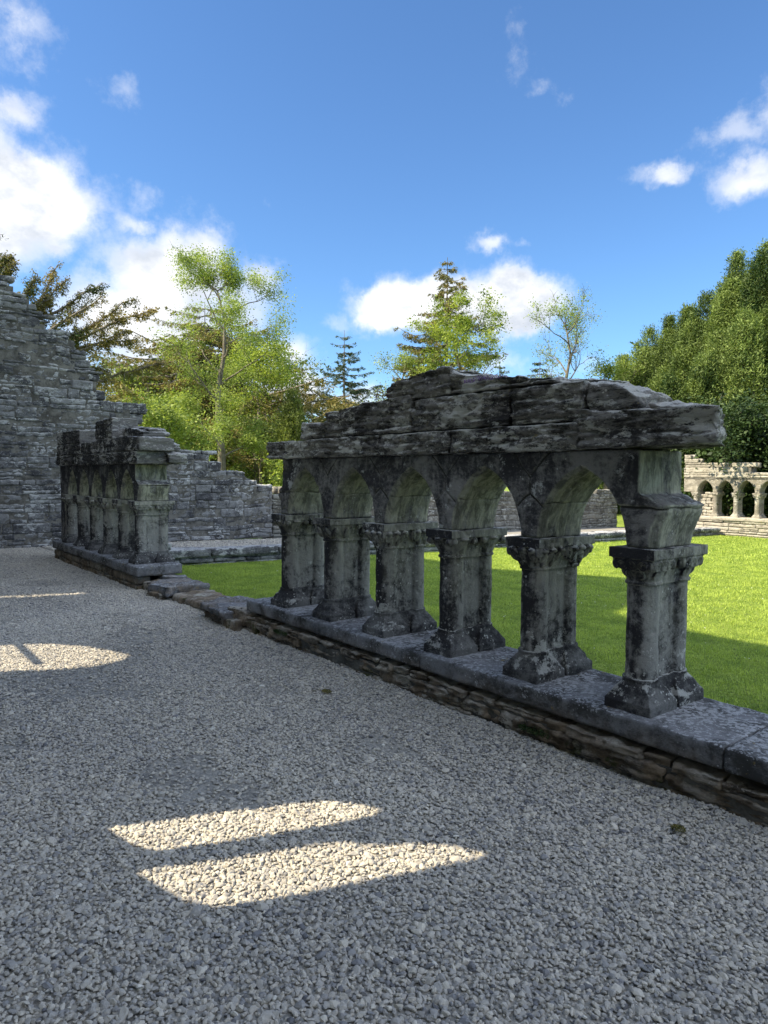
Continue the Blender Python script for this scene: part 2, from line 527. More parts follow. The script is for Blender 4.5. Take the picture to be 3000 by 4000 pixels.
def leaf_mat(name, a, b, trans=0.35, attr=True, rough=0.6):
    m = bpy.data.materials.new(name)
    m.use_nodes = True
    T = NT(m.node_tree)
    P = T.n('ShaderNodeNewGeometry').outputs['Position']
    t = T.n('ShaderNodeAttribute', attribute_name='tone').outputs['Fac']
    col = T.mix(t, a, b)
    d = T.n('ShaderNodeBsdfPrincipled', inp={'Base Color': col, 'Roughness': rough})
    d.inputs['Specular IOR Level'].default_value = 0.25
    tr = T.n('ShaderNodeBsdfTranslucent', inp={'Color': T.mix(1.0, col, (1.1, 1.12, 0.6), 'MULTIPLY')})
    mx = T.n('ShaderNodeMixShader', inp={0: trans, 1: d.outputs[0], 2: tr.outputs[0]})
    T.t.links.new(mx.outputs[0], T.n('ShaderNodeOutputMaterial').inputs[0])
    MAT[name] = m


leaf_mat('grass', (0.16, 0.26, 0.04), (0.54, 0.64, 0.14), 0.42)
leaf_mat('leaf_bright', (0.09, 0.15, 0.025), (0.42, 0.49, 0.10), 0.42)
leaf_mat('leaf_fresh', (0.12, 0.18, 0.04), (0.38, 0.46, 0.13), 0.42)
leaf_mat('leaf_mid', (0.045, 0.075, 0.018), (0.24, 0.29, 0.075), 0.35)
leaf_mat('leaf_yew', (0.022, 0.05, 0.012), (0.21, 0.28, 0.07), 0.25)
leaf_mat('leaf_dark', (0.016, 0.034, 0.012), (0.06, 0.10, 0.028), 0.2)
leaf_mat('needle_brown', (0.06, 0.09, 0.028), (0.32, 0.25, 0.085), 0.25)
leaf_mat('needle_green', (0.05, 0.075, 0.025), (0.14, 0.165, 0.05), 0.25)
leaf_mat('needle_blue', (0.035, 0.06, 0.04), (0.11, 0.15, 0.09), 0.2)
leaf_mat('petal', (0.10, 0.06, 0.16), (0.30, 0.20, 0.42), 0.3)
leaf_mat('daisy', (0.7, 0.7, 0.66), (0.85, 0.85, 0.8), 0.2)
leaf_mat('russet', (0.10, 0.02, 0.02), (0.22, 0.06, 0.05), 0.3)


def _bark(T, P):
    col = T.mix(T.ss(T.noise(T.scale(P, (6, 6, 1)), 3, 6, 0.6), 0.35, 0.65), (0.09, 0.075, 0.055), (0.24, 0.21, 0.165))
    finish(T, col, 0.9, T.noise(T.scale(P, (10, 10, 1.5)), 4, 5, 0.6), 0.5, 0.03)


simple_mat('bark', _bark)


# ------------------------------------------------------------------ ground
def gz(x):                          # the garth falls gently away to the west
    return -0.021*np.clip(np.asarray(x, float)-3.8, 0, 21.3)


def sheet(name, x0, x1, y0, y1, nx, ny, off, mat, label=None, rough=0.0):
    gx, gy = np.meshgrid(np.linspace(x0, x1, nx+1), np.linspace(y0, y1, ny+1), indexing='ij')
    z = gz(gx)+off
    if rough:
        P = np.stack([gx.ravel(), gy.ravel(), np.zeros(gx.size)], -1)
        z = z+(rough*fbm(P*[0.8, 0.8, 1], 3)).reshape(gx.shape)
    V = np.stack([gx, gy, z], -1).reshape(-1, 3)
    i = np.arange((nx+1)*(ny+1)).reshape(nx+1, ny+1)
    F = np.stack([i[:-1, :-1], i[1:, :-1], i[1:, 1:], i[:-1, 1:]], -1).reshape(-1, 4)
    o = mesh_obj(name, V, F, mat)
    return tag(o, kind='structure')


sheet('ground', -500, 700, -400, 800, 240, 240, -0.06, MAT['lawn_soil'])
sheet('gravel_walk', -0.62, 3.45, -4, 16.3, 60, 240, 0.0, MAT['gravel_base'], rough=0.012)
sheet('gravel_path', 3.45, 25.4, 12.25, 16.3, 200, 40, 0.0, MAT['gravel_base'], rough=0.008)
sheet('lawn', 3.45, 25.4, -8, 12.25, 220, 200, -0.012, MAT['lawn_soil'], rough=0.01)


def walkz(x, y):
    P = np.stack([x, y, np.zeros(len(x))], -1)
    return 0.012*fbm(P*[0.8, 0.8, 1], 3)


def ico(sub=0):
    t = (1+5**.5)/2
    v = [(-1, t, 0), (1, t, 0), (-1, -t, 0), (1, -t, 0), (0, -1, t), (0, 1, t), (0, -1, -t), (0, 1, -t), (t, 0, -1), (t, 0, 1), (-t, 0, -1), (-t, 0, 1)]
    f = [(0, 11, 5), (0, 5, 1), (0, 1, 7), (0, 7, 10), (0, 10, 11), (1, 5, 9), (5, 11, 4), (11, 10, 2), (10, 7, 6), (7, 1, 8), (3, 9, 4), (3, 4, 2), (3, 2, 6), (3, 6, 8), (3, 8, 9), (4, 9, 5), (2, 4, 11), (6, 2, 10), (8, 6, 7), (9, 8, 1)]
    v = [np.array(a)/np.linalg.norm(a) for a in v]
    for _ in range(sub):
        nf, c = [], {}

        def mid(a, b):
            k = (min(a, b), max(a, b))
            if k not in c:
                p = v[a]+v[b]
                v.append(p/np.linalg.norm(p))
                c[k] = len(v)-1
            return c[k]
        for a, b, d in f:
            ab, bd, da = mid(a, b), mid(b, d), mid(d, a)
            nf += [(a, ab, da), (b, bd, ab), (d, da, bd), (ab, bd, da)]
        f = nf
    return np.array(v), np.array(f)


def rotmats(rng, n):
    q = rng.normal(size=(n, 4))
    q /= np.linalg.norm(q, axis=1)[:, None]
    a, b, c, d = q.T
    return np.stack([np.stack([1-2*(c*c+d*d), 2*(b*c-a*d), 2*(b*d+a*c)], -1), np.stack([2*(b*c+a*d), 1-2*(b*b+d*d), 2*(c*d-a*b)], -1), np.stack([2*(b*d-a*c), 2*(c*d+a*b), 1-2*(b*b+c*c)], -1)], 1)


def pebbles(name, XY, size, sub, seed, zf):
    rng = np.random.RandomState(seed)
    V, F = ico(sub)
    n = len(XY)
    nv = 24
    var = []
    for k in range(nv):
        W = V.copy()
        # chop with random planes for angular chips
        for _ in range(9):
            nn = rng.normal(size=3)
            nn /= np.linalg.norm(nn)
            dd = rng.uniform(0.5, 0.8)
            t = W@nn
            W = W-np.where(t > dd, t-dd, 0)[:, None]*nn
        var.append(W*(1+0.06*rng.normal(size=(len(W), 1))))
    var = np.array(var)[rng.randint(0, nv, n)]
    sc = rng.lognormal(0, 0.30, (n, 1))*size*0.5
    ax = np.stack([rng.uniform(.95, 1.35, n), rng.uniform(.75, 1.05, n), rng.uniform(.5, .8, n)], -1)*sc
    P = var*ax[:, None, :]
    # mostly flat lying: tilt limited
    a = rng.uniform(0, 2*np.pi, n)
    tl = rng.normal(0, 0.5, n)
    ca, sa, ct, st = np.cos(a), np.sin(a), np.cos(tl), np.sin(tl)
    x, y, z = P[..., 0], P[..., 1], P[..., 2]
    y2 = y*ct[:, None]-z*st[:, None]
    z2 = y*st[:, None]+z*ct[:, None]
    x3 = x*ca[:, None]-y2*sa[:, None]
    y3 = x*sa[:, None]+y2*ca[:, None]
    cz = zf(XY[:, 0], XY[:, 1])+rng.uniform(0.0, 0.45, n)*size
    P = np.stack([x3+XY[:, 0:1], y3+XY[:, 1:2], z2+cz[:, None]], -1).reshape(-1, 3)
    Fo = (F[None]+(np.arange(n)*len(V))[:, None, None]).reshape(-1, 3)
    tone = np.repeat(np.clip(rng.normal(0.5, 0.20, n)+.10*fbm(np.stack([XY[:, 0], XY[:, 1], XY[:, 0]*0], -1)*.8, 2), 0, 1), len(V))
    return P, Fo, tone


rng = np.random.RandomState(3)


def jgrid(x0, x1, y0, y1, s, rng):
    gx, gy = np.meshgrid(np.arange(x0, x1, s), np.arange(y0, y1, s), indexing='ij')
    P = np.stack([gx.ravel(), gy.ravel()], -1)
    return P+rng.uniform(-0.55, 0.55, P.shape)*s


def infrustum(P, m=0.62):           # only build what could be seen, with a margin
    f = P[:, 0]*math.sin(YAW)+P[:, 1]*math.cos(YAW)
    l = P[:, 0]*math.cos(YAW)-P[:, 1]*math.sin(YAW)
    return (f > 1.3) & (np.abs(l) < m*f+0.5), f


g = Acc()
G = np.concatenate([jgrid(-0.6, 3.42, -2.4, 8.5, 0.0150, rng), jgrid(-0.6, 3.42, 8.5, 16.2, 0.0185, rng)])
ok, f = infrustum(G, .58)
dustn = fbm(np.stack([G[:, 0]*1.1, G[:, 1]*1.1, G[:, 0]*0], -1), 4)
thin = (dustn > 0.16) & (f > 3.0) & (G[:, 0] < 2.6) & (rng.uniform(size=len(G)) < np.clip((dustn-0.16)*2.6, 0, 0.8))
ok &= ~thin
near = ok & (f < 3.6)
far = ok & (f >= 3.6)
P_, F_, t_ = pebbles('p', G[near], 0.0190, 1, 11, walkz)
g.add(P_, F_, tone=t_)
P_, F_, t_ = pebbles('p', G[far], 0.0205, 0, 12, walkz)
g.add(P_, F_, tone=t_)
G = jgrid(3.5, 12, 12.3, 16.2, 0.035, rng)
P_, F_, t_ = pebbles('p', G, 0.04, 0, 13, lambda x, y: gz(x))
g.add(P_, F_, tone=t_)
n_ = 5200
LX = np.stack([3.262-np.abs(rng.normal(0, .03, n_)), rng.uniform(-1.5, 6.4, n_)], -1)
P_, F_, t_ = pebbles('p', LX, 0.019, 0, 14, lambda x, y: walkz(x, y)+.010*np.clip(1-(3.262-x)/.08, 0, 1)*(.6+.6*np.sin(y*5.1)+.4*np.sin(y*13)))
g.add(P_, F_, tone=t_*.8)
gr = g.build('gravel', MAT['pebble'], smooth=False)
tag(gr, 'grey and buff crushed gravel covering the cloister walk', 'gravel', kind='stuff')

# grass
def blades(x0, x1, y0, y1, dens, h, wd, seed, lean=0.9):
    rng = np.random.RandomState(seed)
    n = int((x1-x0)*(y1-y0)*dens)
    X = rng.uniform(x0, x1, n)
    Y = rng.uniform(y0, y1, n)
    ok, f = infrustum(np.stack([X, Y], -1))
    X, Y = X[ok], Y[ok]
    n = len(X)
    cl = fbm(np.stack([X*2.2, Y*2.2, X*0], -1), 3)
    H = h*np.clip(rng.lognormal(0, 0.3, n)*(1+0.55*cl), 0.3, 2.4)
    a = rng.uniform(0, 2*np.pi, n)
    b = a+rng.normal(1.57, 0.5, n)
    le = np.abs(rng.normal(0, lean, n))+0.1
    bx, by = np.cos(a)*wd*.5, np.sin(a)*wd*.5
    z = gz(X)-0.015+0.01*fbm(np.stack([X*.8, Y*.8, X*0], -1), 3)
    tx, ty = np.cos(b)*le*H, np.sin(b)*le*H
    V = np.stack([np.stack([X-bx, Y-by, z], -1), np.stack([X+bx, Y+by, z], -1),
                  np.stack([X+bx*.7+tx*.35, Y+by*.7+ty*.35, z+H*.62], -1), np.stack([X-bx*.7+tx*.35, Y-by*.7+ty*.35, z+H*.62], -1),
                  np.stack([X+tx, Y+ty, z+H*(1-.25*le)], -1)], 1).reshape(-1, 3)
    i = np.arange(n)*5
    F4 = np.stack([i, i+1, i+2, i+3], -1)
    F3 = np.stack([i+3, i+2, i+4], -1)
    tone = np.repeat(np.clip(0.5+0.35*cl+rng.normal(0, 0.22, n), 0, 1), 5)
    return V, F4, F3, tone


g = Acc()
for (a_) in ((3.85, 8.5, -1.5, 11.8, 4600, 0.024, 0.0055, 21), (8.5, 15, -1.5, 11.8, 1900, 0.028, 0.009, 22), (15, 25.3, -2, 11.8, 650, 0.035, 0.016, 23)):
    V_, F4, F3, t_ = blades(*a_)
    k = g.n
    g.add(V_, F4, tone=t_)
    g.F.append(F3+k)
tag(g.build('grass', MAT['grass'], smooth=True), 'short mown green grass of the cloister garth', 'grass', kind='stuff')

rng = np.random.RandomState(5)
g = Acc()
n = 700
X = rng.uniform(3.9, 14, n)
Y = rng.uniform(-1, 11, n)
dn = fbm(np.stack([X*.7, Y*.7, X*0+3], -1), 2)
k_ = dn > 0.05
X, Y = X[k_], Y[k_]
th_ = np.linspace(0, 2*np.pi, 7)[:-1]
for x, y in zip(X, Y):
    r_ = rng.uniform(.006, .010)
    z = float(gz(x))+rng.uniform(.025, .045)
    v = [(x+r_*math.cos(t), y+r_*math.sin(t), z+rng.uniform(-.003, .003)) for t in th_]
    g.add(v, [range(6)], tone=rng.uniform())
tag(g.build('daisies', MAT['daisy'], smooth=False), 'tiny white daisies scattered over the lawn', 'daisies', kind='stuff')


# ------------------------------------------------------------------ rubble masonry
def masonry(u0, u1, base, top, front, depth, course=(0.09, 0.2), length=(0.18, 0.6), res=0.05, rnd=0.014, amp=0.006, sa=0.006, seed=1, axis='x', gap=0.008, prot=0.014, z_base=None, core=True, face_only=True, thick=0.22, flush=0.022):
    """courses of rough stones laid along one axis; outline follows top(u); both faces get stones."""
    rng = np.random.RandomState(seed)
    wob = 0.035 if course[1] > .15 else 0.0
    g = Acc()
    mx = Acc()
    zb = base
    z = zb
    ztop = max(top(u) for u in np.linspace(u0, u1, 80))
    sd = 0
    while z < ztop-0.02:
        ch = rng.uniform(*course)
        u = u0-rng.uniform(0, length[0])
        while u < u1:
            L = rng.uniform(*length)*(0.7+ch/course[1]*0.5)
            a, b = max(u, u0), min(u+L, u1)
            u += L
            if b-a < 0.05:
                continue
            mid = 0.5*(a+b)
            t = min(top(mid), max(top(a+.02), top(b-.02)))
            if z+ch*0.55 > t:
                continue
            c2 = ch
            parts = [(z, z+c2)]
            if c2 > 0.13 and rng.uniform() < 0.35:
                s = rng.uniform(.35, .65)
                parts = [(z, z+c2*s), (z+c2*s, z+c2)]
            for (za, zb2) in parts:
                off = rng.uniform(-prot, prot)
                faces = [(front+off, front+off+thick)]
                if not face_only or zb2 > t-0.25 or True:
                    faces.append((front+depth-thick-off, front+depth-off))
                for fi, (fa, fb) in enumerate(faces):
                    r2 = res if fi == 0 else res*2.2
                    jt = rng.uniform(-.006, .006, 2)
                    if axis == 'x':
                        lo, hi = (a+gap/2, fa, za+gap/2+jt[0]), (b-gap/2, fb, zb2-gap/2+jt[1])
                    else:
                        lo, hi = (fa, a+gap/2, za+gap/2+jt[0]), (fb, b-gap/2, zb2-gap/2+jt[1])
                    P, F = block(lo, hi, r2, rnd, amp, sa, sd*0.37 % 50, 0.010, None, 26, rng)
                    sd += 1
                    if z_base is not None:
                        P[:, 2] += z_base(P[:, 0])
                    if wob:
                        P[:, 2] += wob*fbm(np.stack([P[:, 0]*1.1, P[:, 1]*0+seed, P[:, 2]*.8], -1), 2)
                    g.add(P, F, tone=rng.uniform())
        # hearting / mortar behind this course
        z += ch
    # mortar core: columns under the outline
    n = max(8, int((u1-u0)/0.15))
    us = np.linspace(u0+0.03, u1-0.03, n+1)
    for a, b in zip(us[:-1], us[1:]):
        t = min(top(a), top(b), top(.5*(a+b)))-course[1]*0.75
        if t-base < 0.03:
            continue
        if axis == 'x':
            lo, hi = (a, front+flush, base-0.02), (b, front+depth-flush, t)
        else:
            lo, hi = (front+flush, a, base-0.02), (front+depth-flush, b, t)
        P = np.array([[x, y, z_] for x in (lo[0], hi[0]) for y in (lo[1], hi[1]) for z_ in (lo[2], hi[2])])
        F = [(0, 1, 3, 2), (4, 6, 7, 5), (0, 4, 5, 1), (2, 3, 7, 6), (0, 2, 6, 4), (1, 5, 7, 3)]
        if z_base is not None:
            P[:, 2] += z_base(P[:, 0])
        mx.add(P, F)
    return g, mx


def outline(pts):
    xs, zs = zip(*pts)

    def f(u):
        return float(np.interp(u, xs, zs))
    return f


# north wall: high stepped stub at left, falling to a low ruined wall
nt = outline([(1.5, 5.9), (2.8, 5.70), (3.06, 5.70), (3.07, 5.48), (3.43, 5.48), (3.44, 5.0), (3.76, 4.99), (3.78, 4.77), (4.30, 4.72), (4.31, 4.09), (4.56, 4.07), (4.57, 3.87), (4.78, 3.87), (4.80, 3.35), (5.35, 3.30), (5.57, 3.26), (5.58, 2.92), (5.66, 2.86), (5.80, 2.5), (5.95, 2.41), (6.34, 2.35), (6.36, 2.19), (7.5, 2.18), (7.53, 1.97), (7.7, 1.79), (8.4, 1.76), (8.72, 1.50), (9.1, 1.25), (9.6, 1.30), (12, 1.35), (18, 1.45), (26, 1.5)])
nw = empty('ruined_wall', (6, 16.3, 0), 'tall grey rubble wall stepping down from the left to a low ruin behind the lawn', 'wall')
WM = 9.2
g, mx = masonry(1.2, WM, -0.05, nt, 16.3, 0.8, (0.055, 0.25), (0.1, 0.72), 0.035, 0.02, 0.018, 0.02, 41, 'x', gap=.004, prot=.016, flush=.012)
V, F, A = g.arrays()
mesh_obj('stonework', V, F, MAT['rubble'], nw, True, A, (6, 16.3, 0)).location = (0, 0, 0)
V, F, A = mx.arrays()
mesh_obj('mortar_core', V, F, MAT['mortar'], nw, False, A, (6, 16.3, 0)).location = (0, 0, 0)
nw2 = empty('boundary_wall', (17, 16.3, -0.3), 'low weathered rubble wall behind the pale gravel path, seen through the arches', 'wall')
g, mx = masonry(WM, 25.6, -0.05, nt, 16.32, 0.6, (0.08, 0.22), (0.12, 0.6), 0.06, 0.018, 0.016, 0.02, 43, 'x', z_base=gz)
V, F, A = g.arrays()
mesh_obj('stonework', V, F, MAT['rubble_warm'], nw2, True, A, (17, 16.3, -.3)).location = (0, 0, 0)
V, F, A = mx.arrays()
mesh_obj('mortar_core', V, F, MAT['mortar'], nw2, False, A, (17, 16.3, -.3)).location = (0, 0, 0)

# kerb wall of the lost north arcade
kb = empty('low_plinth_wall', (8, 12, 0), 'low flaky stone kerb wall topped with long slabs along the far edge of the lawn', 'low wall')
rng = np.random.RandomState(8)
g = Acc()
u = 3.95
while u < 25.0:
    L = rng.uniform(0.7, 1.5)
    P, F = block((u, 11.72, 0.14), (min(u+L, 25)-0.015, 12.28, 0.27+rng.uniform(-.012, .012)), 0.03 if u < 10 else 0.08, 0.02, 0.01, 0.012, u, 0.012, None, 26, rng)
    P[:, 2] += gz(P[:, 0])
    g.add(P, F, tone=rng.uniform())
    u += L
V, F, A = g.arrays()
mesh_obj('coping', V, F, MAT['rubble'], kb, True, A, (8, 12, 0)).location = (0, 0, 0)
g, mx = masonry(3.95, 25, -0.06, lambda u: 0.15, 11.78, 0.44, (0.07, 0.1), (0.25, 0.7), 0.05, 0.014, 0.008, 0.01, 47, 'x', z_base=gz, thick=0.15)
V, F, A = g.arrays()
mesh_obj('stonework', V, F, MAT['rubble'], kb, True, A, (8, 12, 0)).location = (0, 0, 0)


# ------------------------------------------------------------------ arcade parts (local: x depth from abacus front, y along, z up)
def loft(rings):
    n = len(rings[0])
    V = np.concatenate(rings)
    F = []
    for k in range(len(rings)-1):
        for i in range(n):
            j = (i+1) % n
            F.append((k*n+i, k*n+j, (k+1)*n+j, (k+1)*n+i))
    m = len(rings)
    V = np.concatenate([V, [rings[0].mean(0)], [rings[-1].mean(0)]])
    F3 = [(m*n, (i+1) % n, i) for i in range(n)]+[(m*n+1, (m-1)*n+i, (m-1)*n+(i+1) % n) for i in range(n)]
    return V, F, F3


def shape_ring(cx, cy, z, hx, hy, p, n=32):
    """p=0 circle, p=1 square"""
    t = np.arange(n)/n*2*np.pi+np.pi/4
    c, s = np.cos(t), np.sin(t)
    k = 1.0/np.maximum(np.abs(c), np.abs(s))
    k = (1-p)+p*k
    return np.stack([cx+hx*c*k, cy+hy*s*k, np.full(n, z)], -1)


class Soup:
    def __init__(self):
        self.V, self.F = [], {}
        self.n = 0

    def add(self, V, *Fs):
        for F in Fs:
            F = np.asarray(F, int)
            if len(F):
                self.F.setdefault(F.shape[1], []).append(F+self.n)
        self.V.append(np.asarray(V, float))
        self.n += len(V)

    def box(self, lo, hi):
        P, F = lattice((1, 1, 1))
        self.add(np.array(lo)+P*(np.array(hi)-np.array(lo)), F)

    def ell(self, c, r, M=None, sub=2):
        V, F = ico(sub)
        V = V*np.array(r)
        if M is not None:
            V = V@np.array(M).T
        self.add(V+np.array(c), F)

    def torus(self, c, R_, r, nrm, n=18, m=8):
        nrm = np.array(nrm, float)
        nrm /= np.linalg.norm(nrm)
        a = np.cross(nrm, [0.3, 0.1, 1])
        a /= np.linalg.norm(a)
        b = np.cross(nrm, a)
        t = np.arange(n)/n*2*np.pi
        p = np.arange(m)/m*2*np.pi
        V = []
        for ti in t:
            d = a*math.cos(ti)+b*math.sin(ti)
            for pi in p:
                V.append(np.array(c)+d*(R_+r*math.cos(pi))+nrm*r*math.sin(pi))
        F = [(i*m+j, ((i+1) % n)*m+j, ((i+1) % n)*m+(j+1) % m, i*m+(j+1) % m) for i in range(n) for j in range(m)]
        self.add(V, F)

    def get(self):
        return np.concatenate(self.V), [np.concatenate(v) for v in self.F.values()]


W1, W2 = 0.135, 0.437               # shaft axes
WC = 0.286


def weather(V, N, seed, a=0.003, b=0.0015):
    S_ = V+seed
    d = a*fbm(S_*7, 3)+b*perlin(S_*45)
    # chips knocked out
    chip = np.clip(perlin(S_*13+7)-0.42, 0, 1)
    return V+N*(d-chip*0.025)[:, None]


def base_mesh(seed, L=0.318, tall=0.155, vox=0.0065):
    s = Soup()
    for wx in (W1, W2):
        rr = []
        for z, h, p in ((L-.01, .142, 1), (L+.052, .142, 1), (L+.057, .138, 1), (L+.085, .119, 1), (L+.112, .106, .95), (L+.135, .098, .6), (L+.155, .094, .1), (L+.165, .093, 0)):
            rr.append(shape_ring(wx, 0, z, h, h, p))
        V, F, F3 = loft(rr)
        s.add(V, F, F3)
        s.torus((wx, 0, L+.168), .088, .0125, (0, 0, 1), 28)
    # web between
    V, F, F3 = loft([shape_ring(WC, 0, z, .10, h, 1) for z, h in ((L-.01, .12), (L+.05, .10), (L+.10, .075), (L+.172, .066))])
    s.add(V, F, F3)
    V, F = s.get()
    V, F, N = remesh(V, F, vox)
    return weather(V, N, seed, .0028, .0014), F


def shaft_mesh(seed, z0=0.485, z1=1.03, vox=0.0075):
    s = Soup()
    for wx in (W1, W2):
        V, F, F3 = loft([shape_ring(wx, 0, z, .0865-.004*(z-z0), .0865-.004*(z-z0), 0, 40) for z in np.linspace(z0, z1, 6)])
        s.add(V, F, F3)
    s.box((W1, -.050, z0), (W2, .050, z1))
    V, F = s.get()
    V, F, N = remesh(V, F, vox)
    return weather(V, N, seed, .003, .0012), F


def capital_mesh(kind, seed, zn=1.02, za=1.163, zt=1.218, vox=0.0042):
    s = Soup()
    for wx in (W1, W2):
        rr = []
        H = za-zn
        for t, h, p in ((-.05, .085, 0), (.10, .089, 0), (.3, .096, .08), (.5, .106, .25), (.7, .118, .5), (.85, .126, .75), (1.05, .130, .95)):
            rr.append(shape_ring(wx, 0, zn+t*H, h, h, p))
        V, F, F3 = loft(rr)
        s.add(V, F, F3)
        s.torus((wx, 0, zn+.004), .089, .0115, (0, 0, 1), 28)
        fc = [((wx-.125, 0), (-1, 0)), ((wx, -.125), (0, -1)), ((wx, .125), (0, 1)), ((wx+.125, 0), (1, 0))]
        for (c, nn) in fc:
            tx, ty = -nn[1], nn[0]
            px_ = lambda k, o_, z_: (c[0]+tx*k+nn[0]*(o_-.007), c[1]+ty*k+nn[1]*(o_-.007), z_)
            tilt = lambda q: [[1, 0, nn[0]*q], [0, 1, nn[1]*q], [0, 0, 1]]
            if kind == 'spiral':
                for k in (-.062, .0, .062):
                    cc = px_(k, .002, za-.036)
                    s.torus(cc, .027, .0075, (nn[0], nn[1], -.35))
                    s.torus(cc, .013, .006, (nn[0], nn[1], -.35), 12, 6)
                for k in (-.031, .031):
                    s.torus(px_(k, -.022, za-.088), .026, .006, (nn[0], nn[1], -.55), 16, 6)
                for k in (-.10, .10):
                    s.ell(px_(k, -.006, za-.034), (.02, .02, .034))
            elif kind == 'leaf':
                for k, q in ((-.07, .5), (0, .5), (.07, .5)):
                    s.ell(px_(k, -.006, za-.05), (.026, .026, .052), tilt(q))
                    s.ell(px_(k*1.15, .016, za-.020), (.030, .030, .017))
                    s.torus(px_(k, -.002, za-.062), .03, .0055, (nn[0], nn[1], -.5), 16, 6)
                for k in (-.12, .12):
                    s.ell(px_(k, -.006, za-.03), (.02, .02, .034))
                for k in (-.035, .035):
                    s.ell(px_(k, -.024, za-.098), (.02, .02, .036), tilt(.3))
            elif kind == 'scallop':
                for k in (-.10, .10):
                    s.ell(px_(k, -.004, za-.026), (.034, .034, .028))
                    s.torus(px_(k, .012, za-.026), .018, .0055, (nn[0], nn[1], -.2), 12, 6)
                s.ell(px_(0, -.012, za-.012), (.05, .05, .016))
            else:
                for k in (-.105, -.04, .04, .105):
                    s.torus(px_(k, -.004, za-.016), .020, .006, (nn[0], nn[1], -.3), 12, 6)
                for k in (-.06, .06):
                    s.ell(px_(k, -.016, za-.07), (.03, .03, .05), tilt(.45))
    V, F, F3 = loft([shape_ring(WC, 0, z, .10, h, 1) for z, h in ((zn-.008, .066), (zn+.05, .075), (za, .105))])
    s.add(V, F, F3)
    s.box((W1, -.069, zn-.008), (W2, .069, zn+.014))
    s.box((0.0, -.137, za), (0.58, .137, zt))
    V, F = s.get()
    V, F, N = remesh(V, F, vox)
    return weather(V, N, seed, .0014, .0007), F


def pointed(y0, y1, zs, rise, n=14):
    """pointed arch intrados from (y0,zs) over the apex to (y1,zs)"""
    s = (y1-y0)/2
    r = (rise*rise+s*s)/(2*s)
    c1 = y0+r
    th = math.atan2(rise, r-s)
    L = [(c1-r*math.cos(t), zs+r*math.sin(t)) for t in np.linspace(0, th, n)]
    Rr = [(y0+y1-y, z) for (y, z) in L[::-1]]
    return L+Rr[1:]


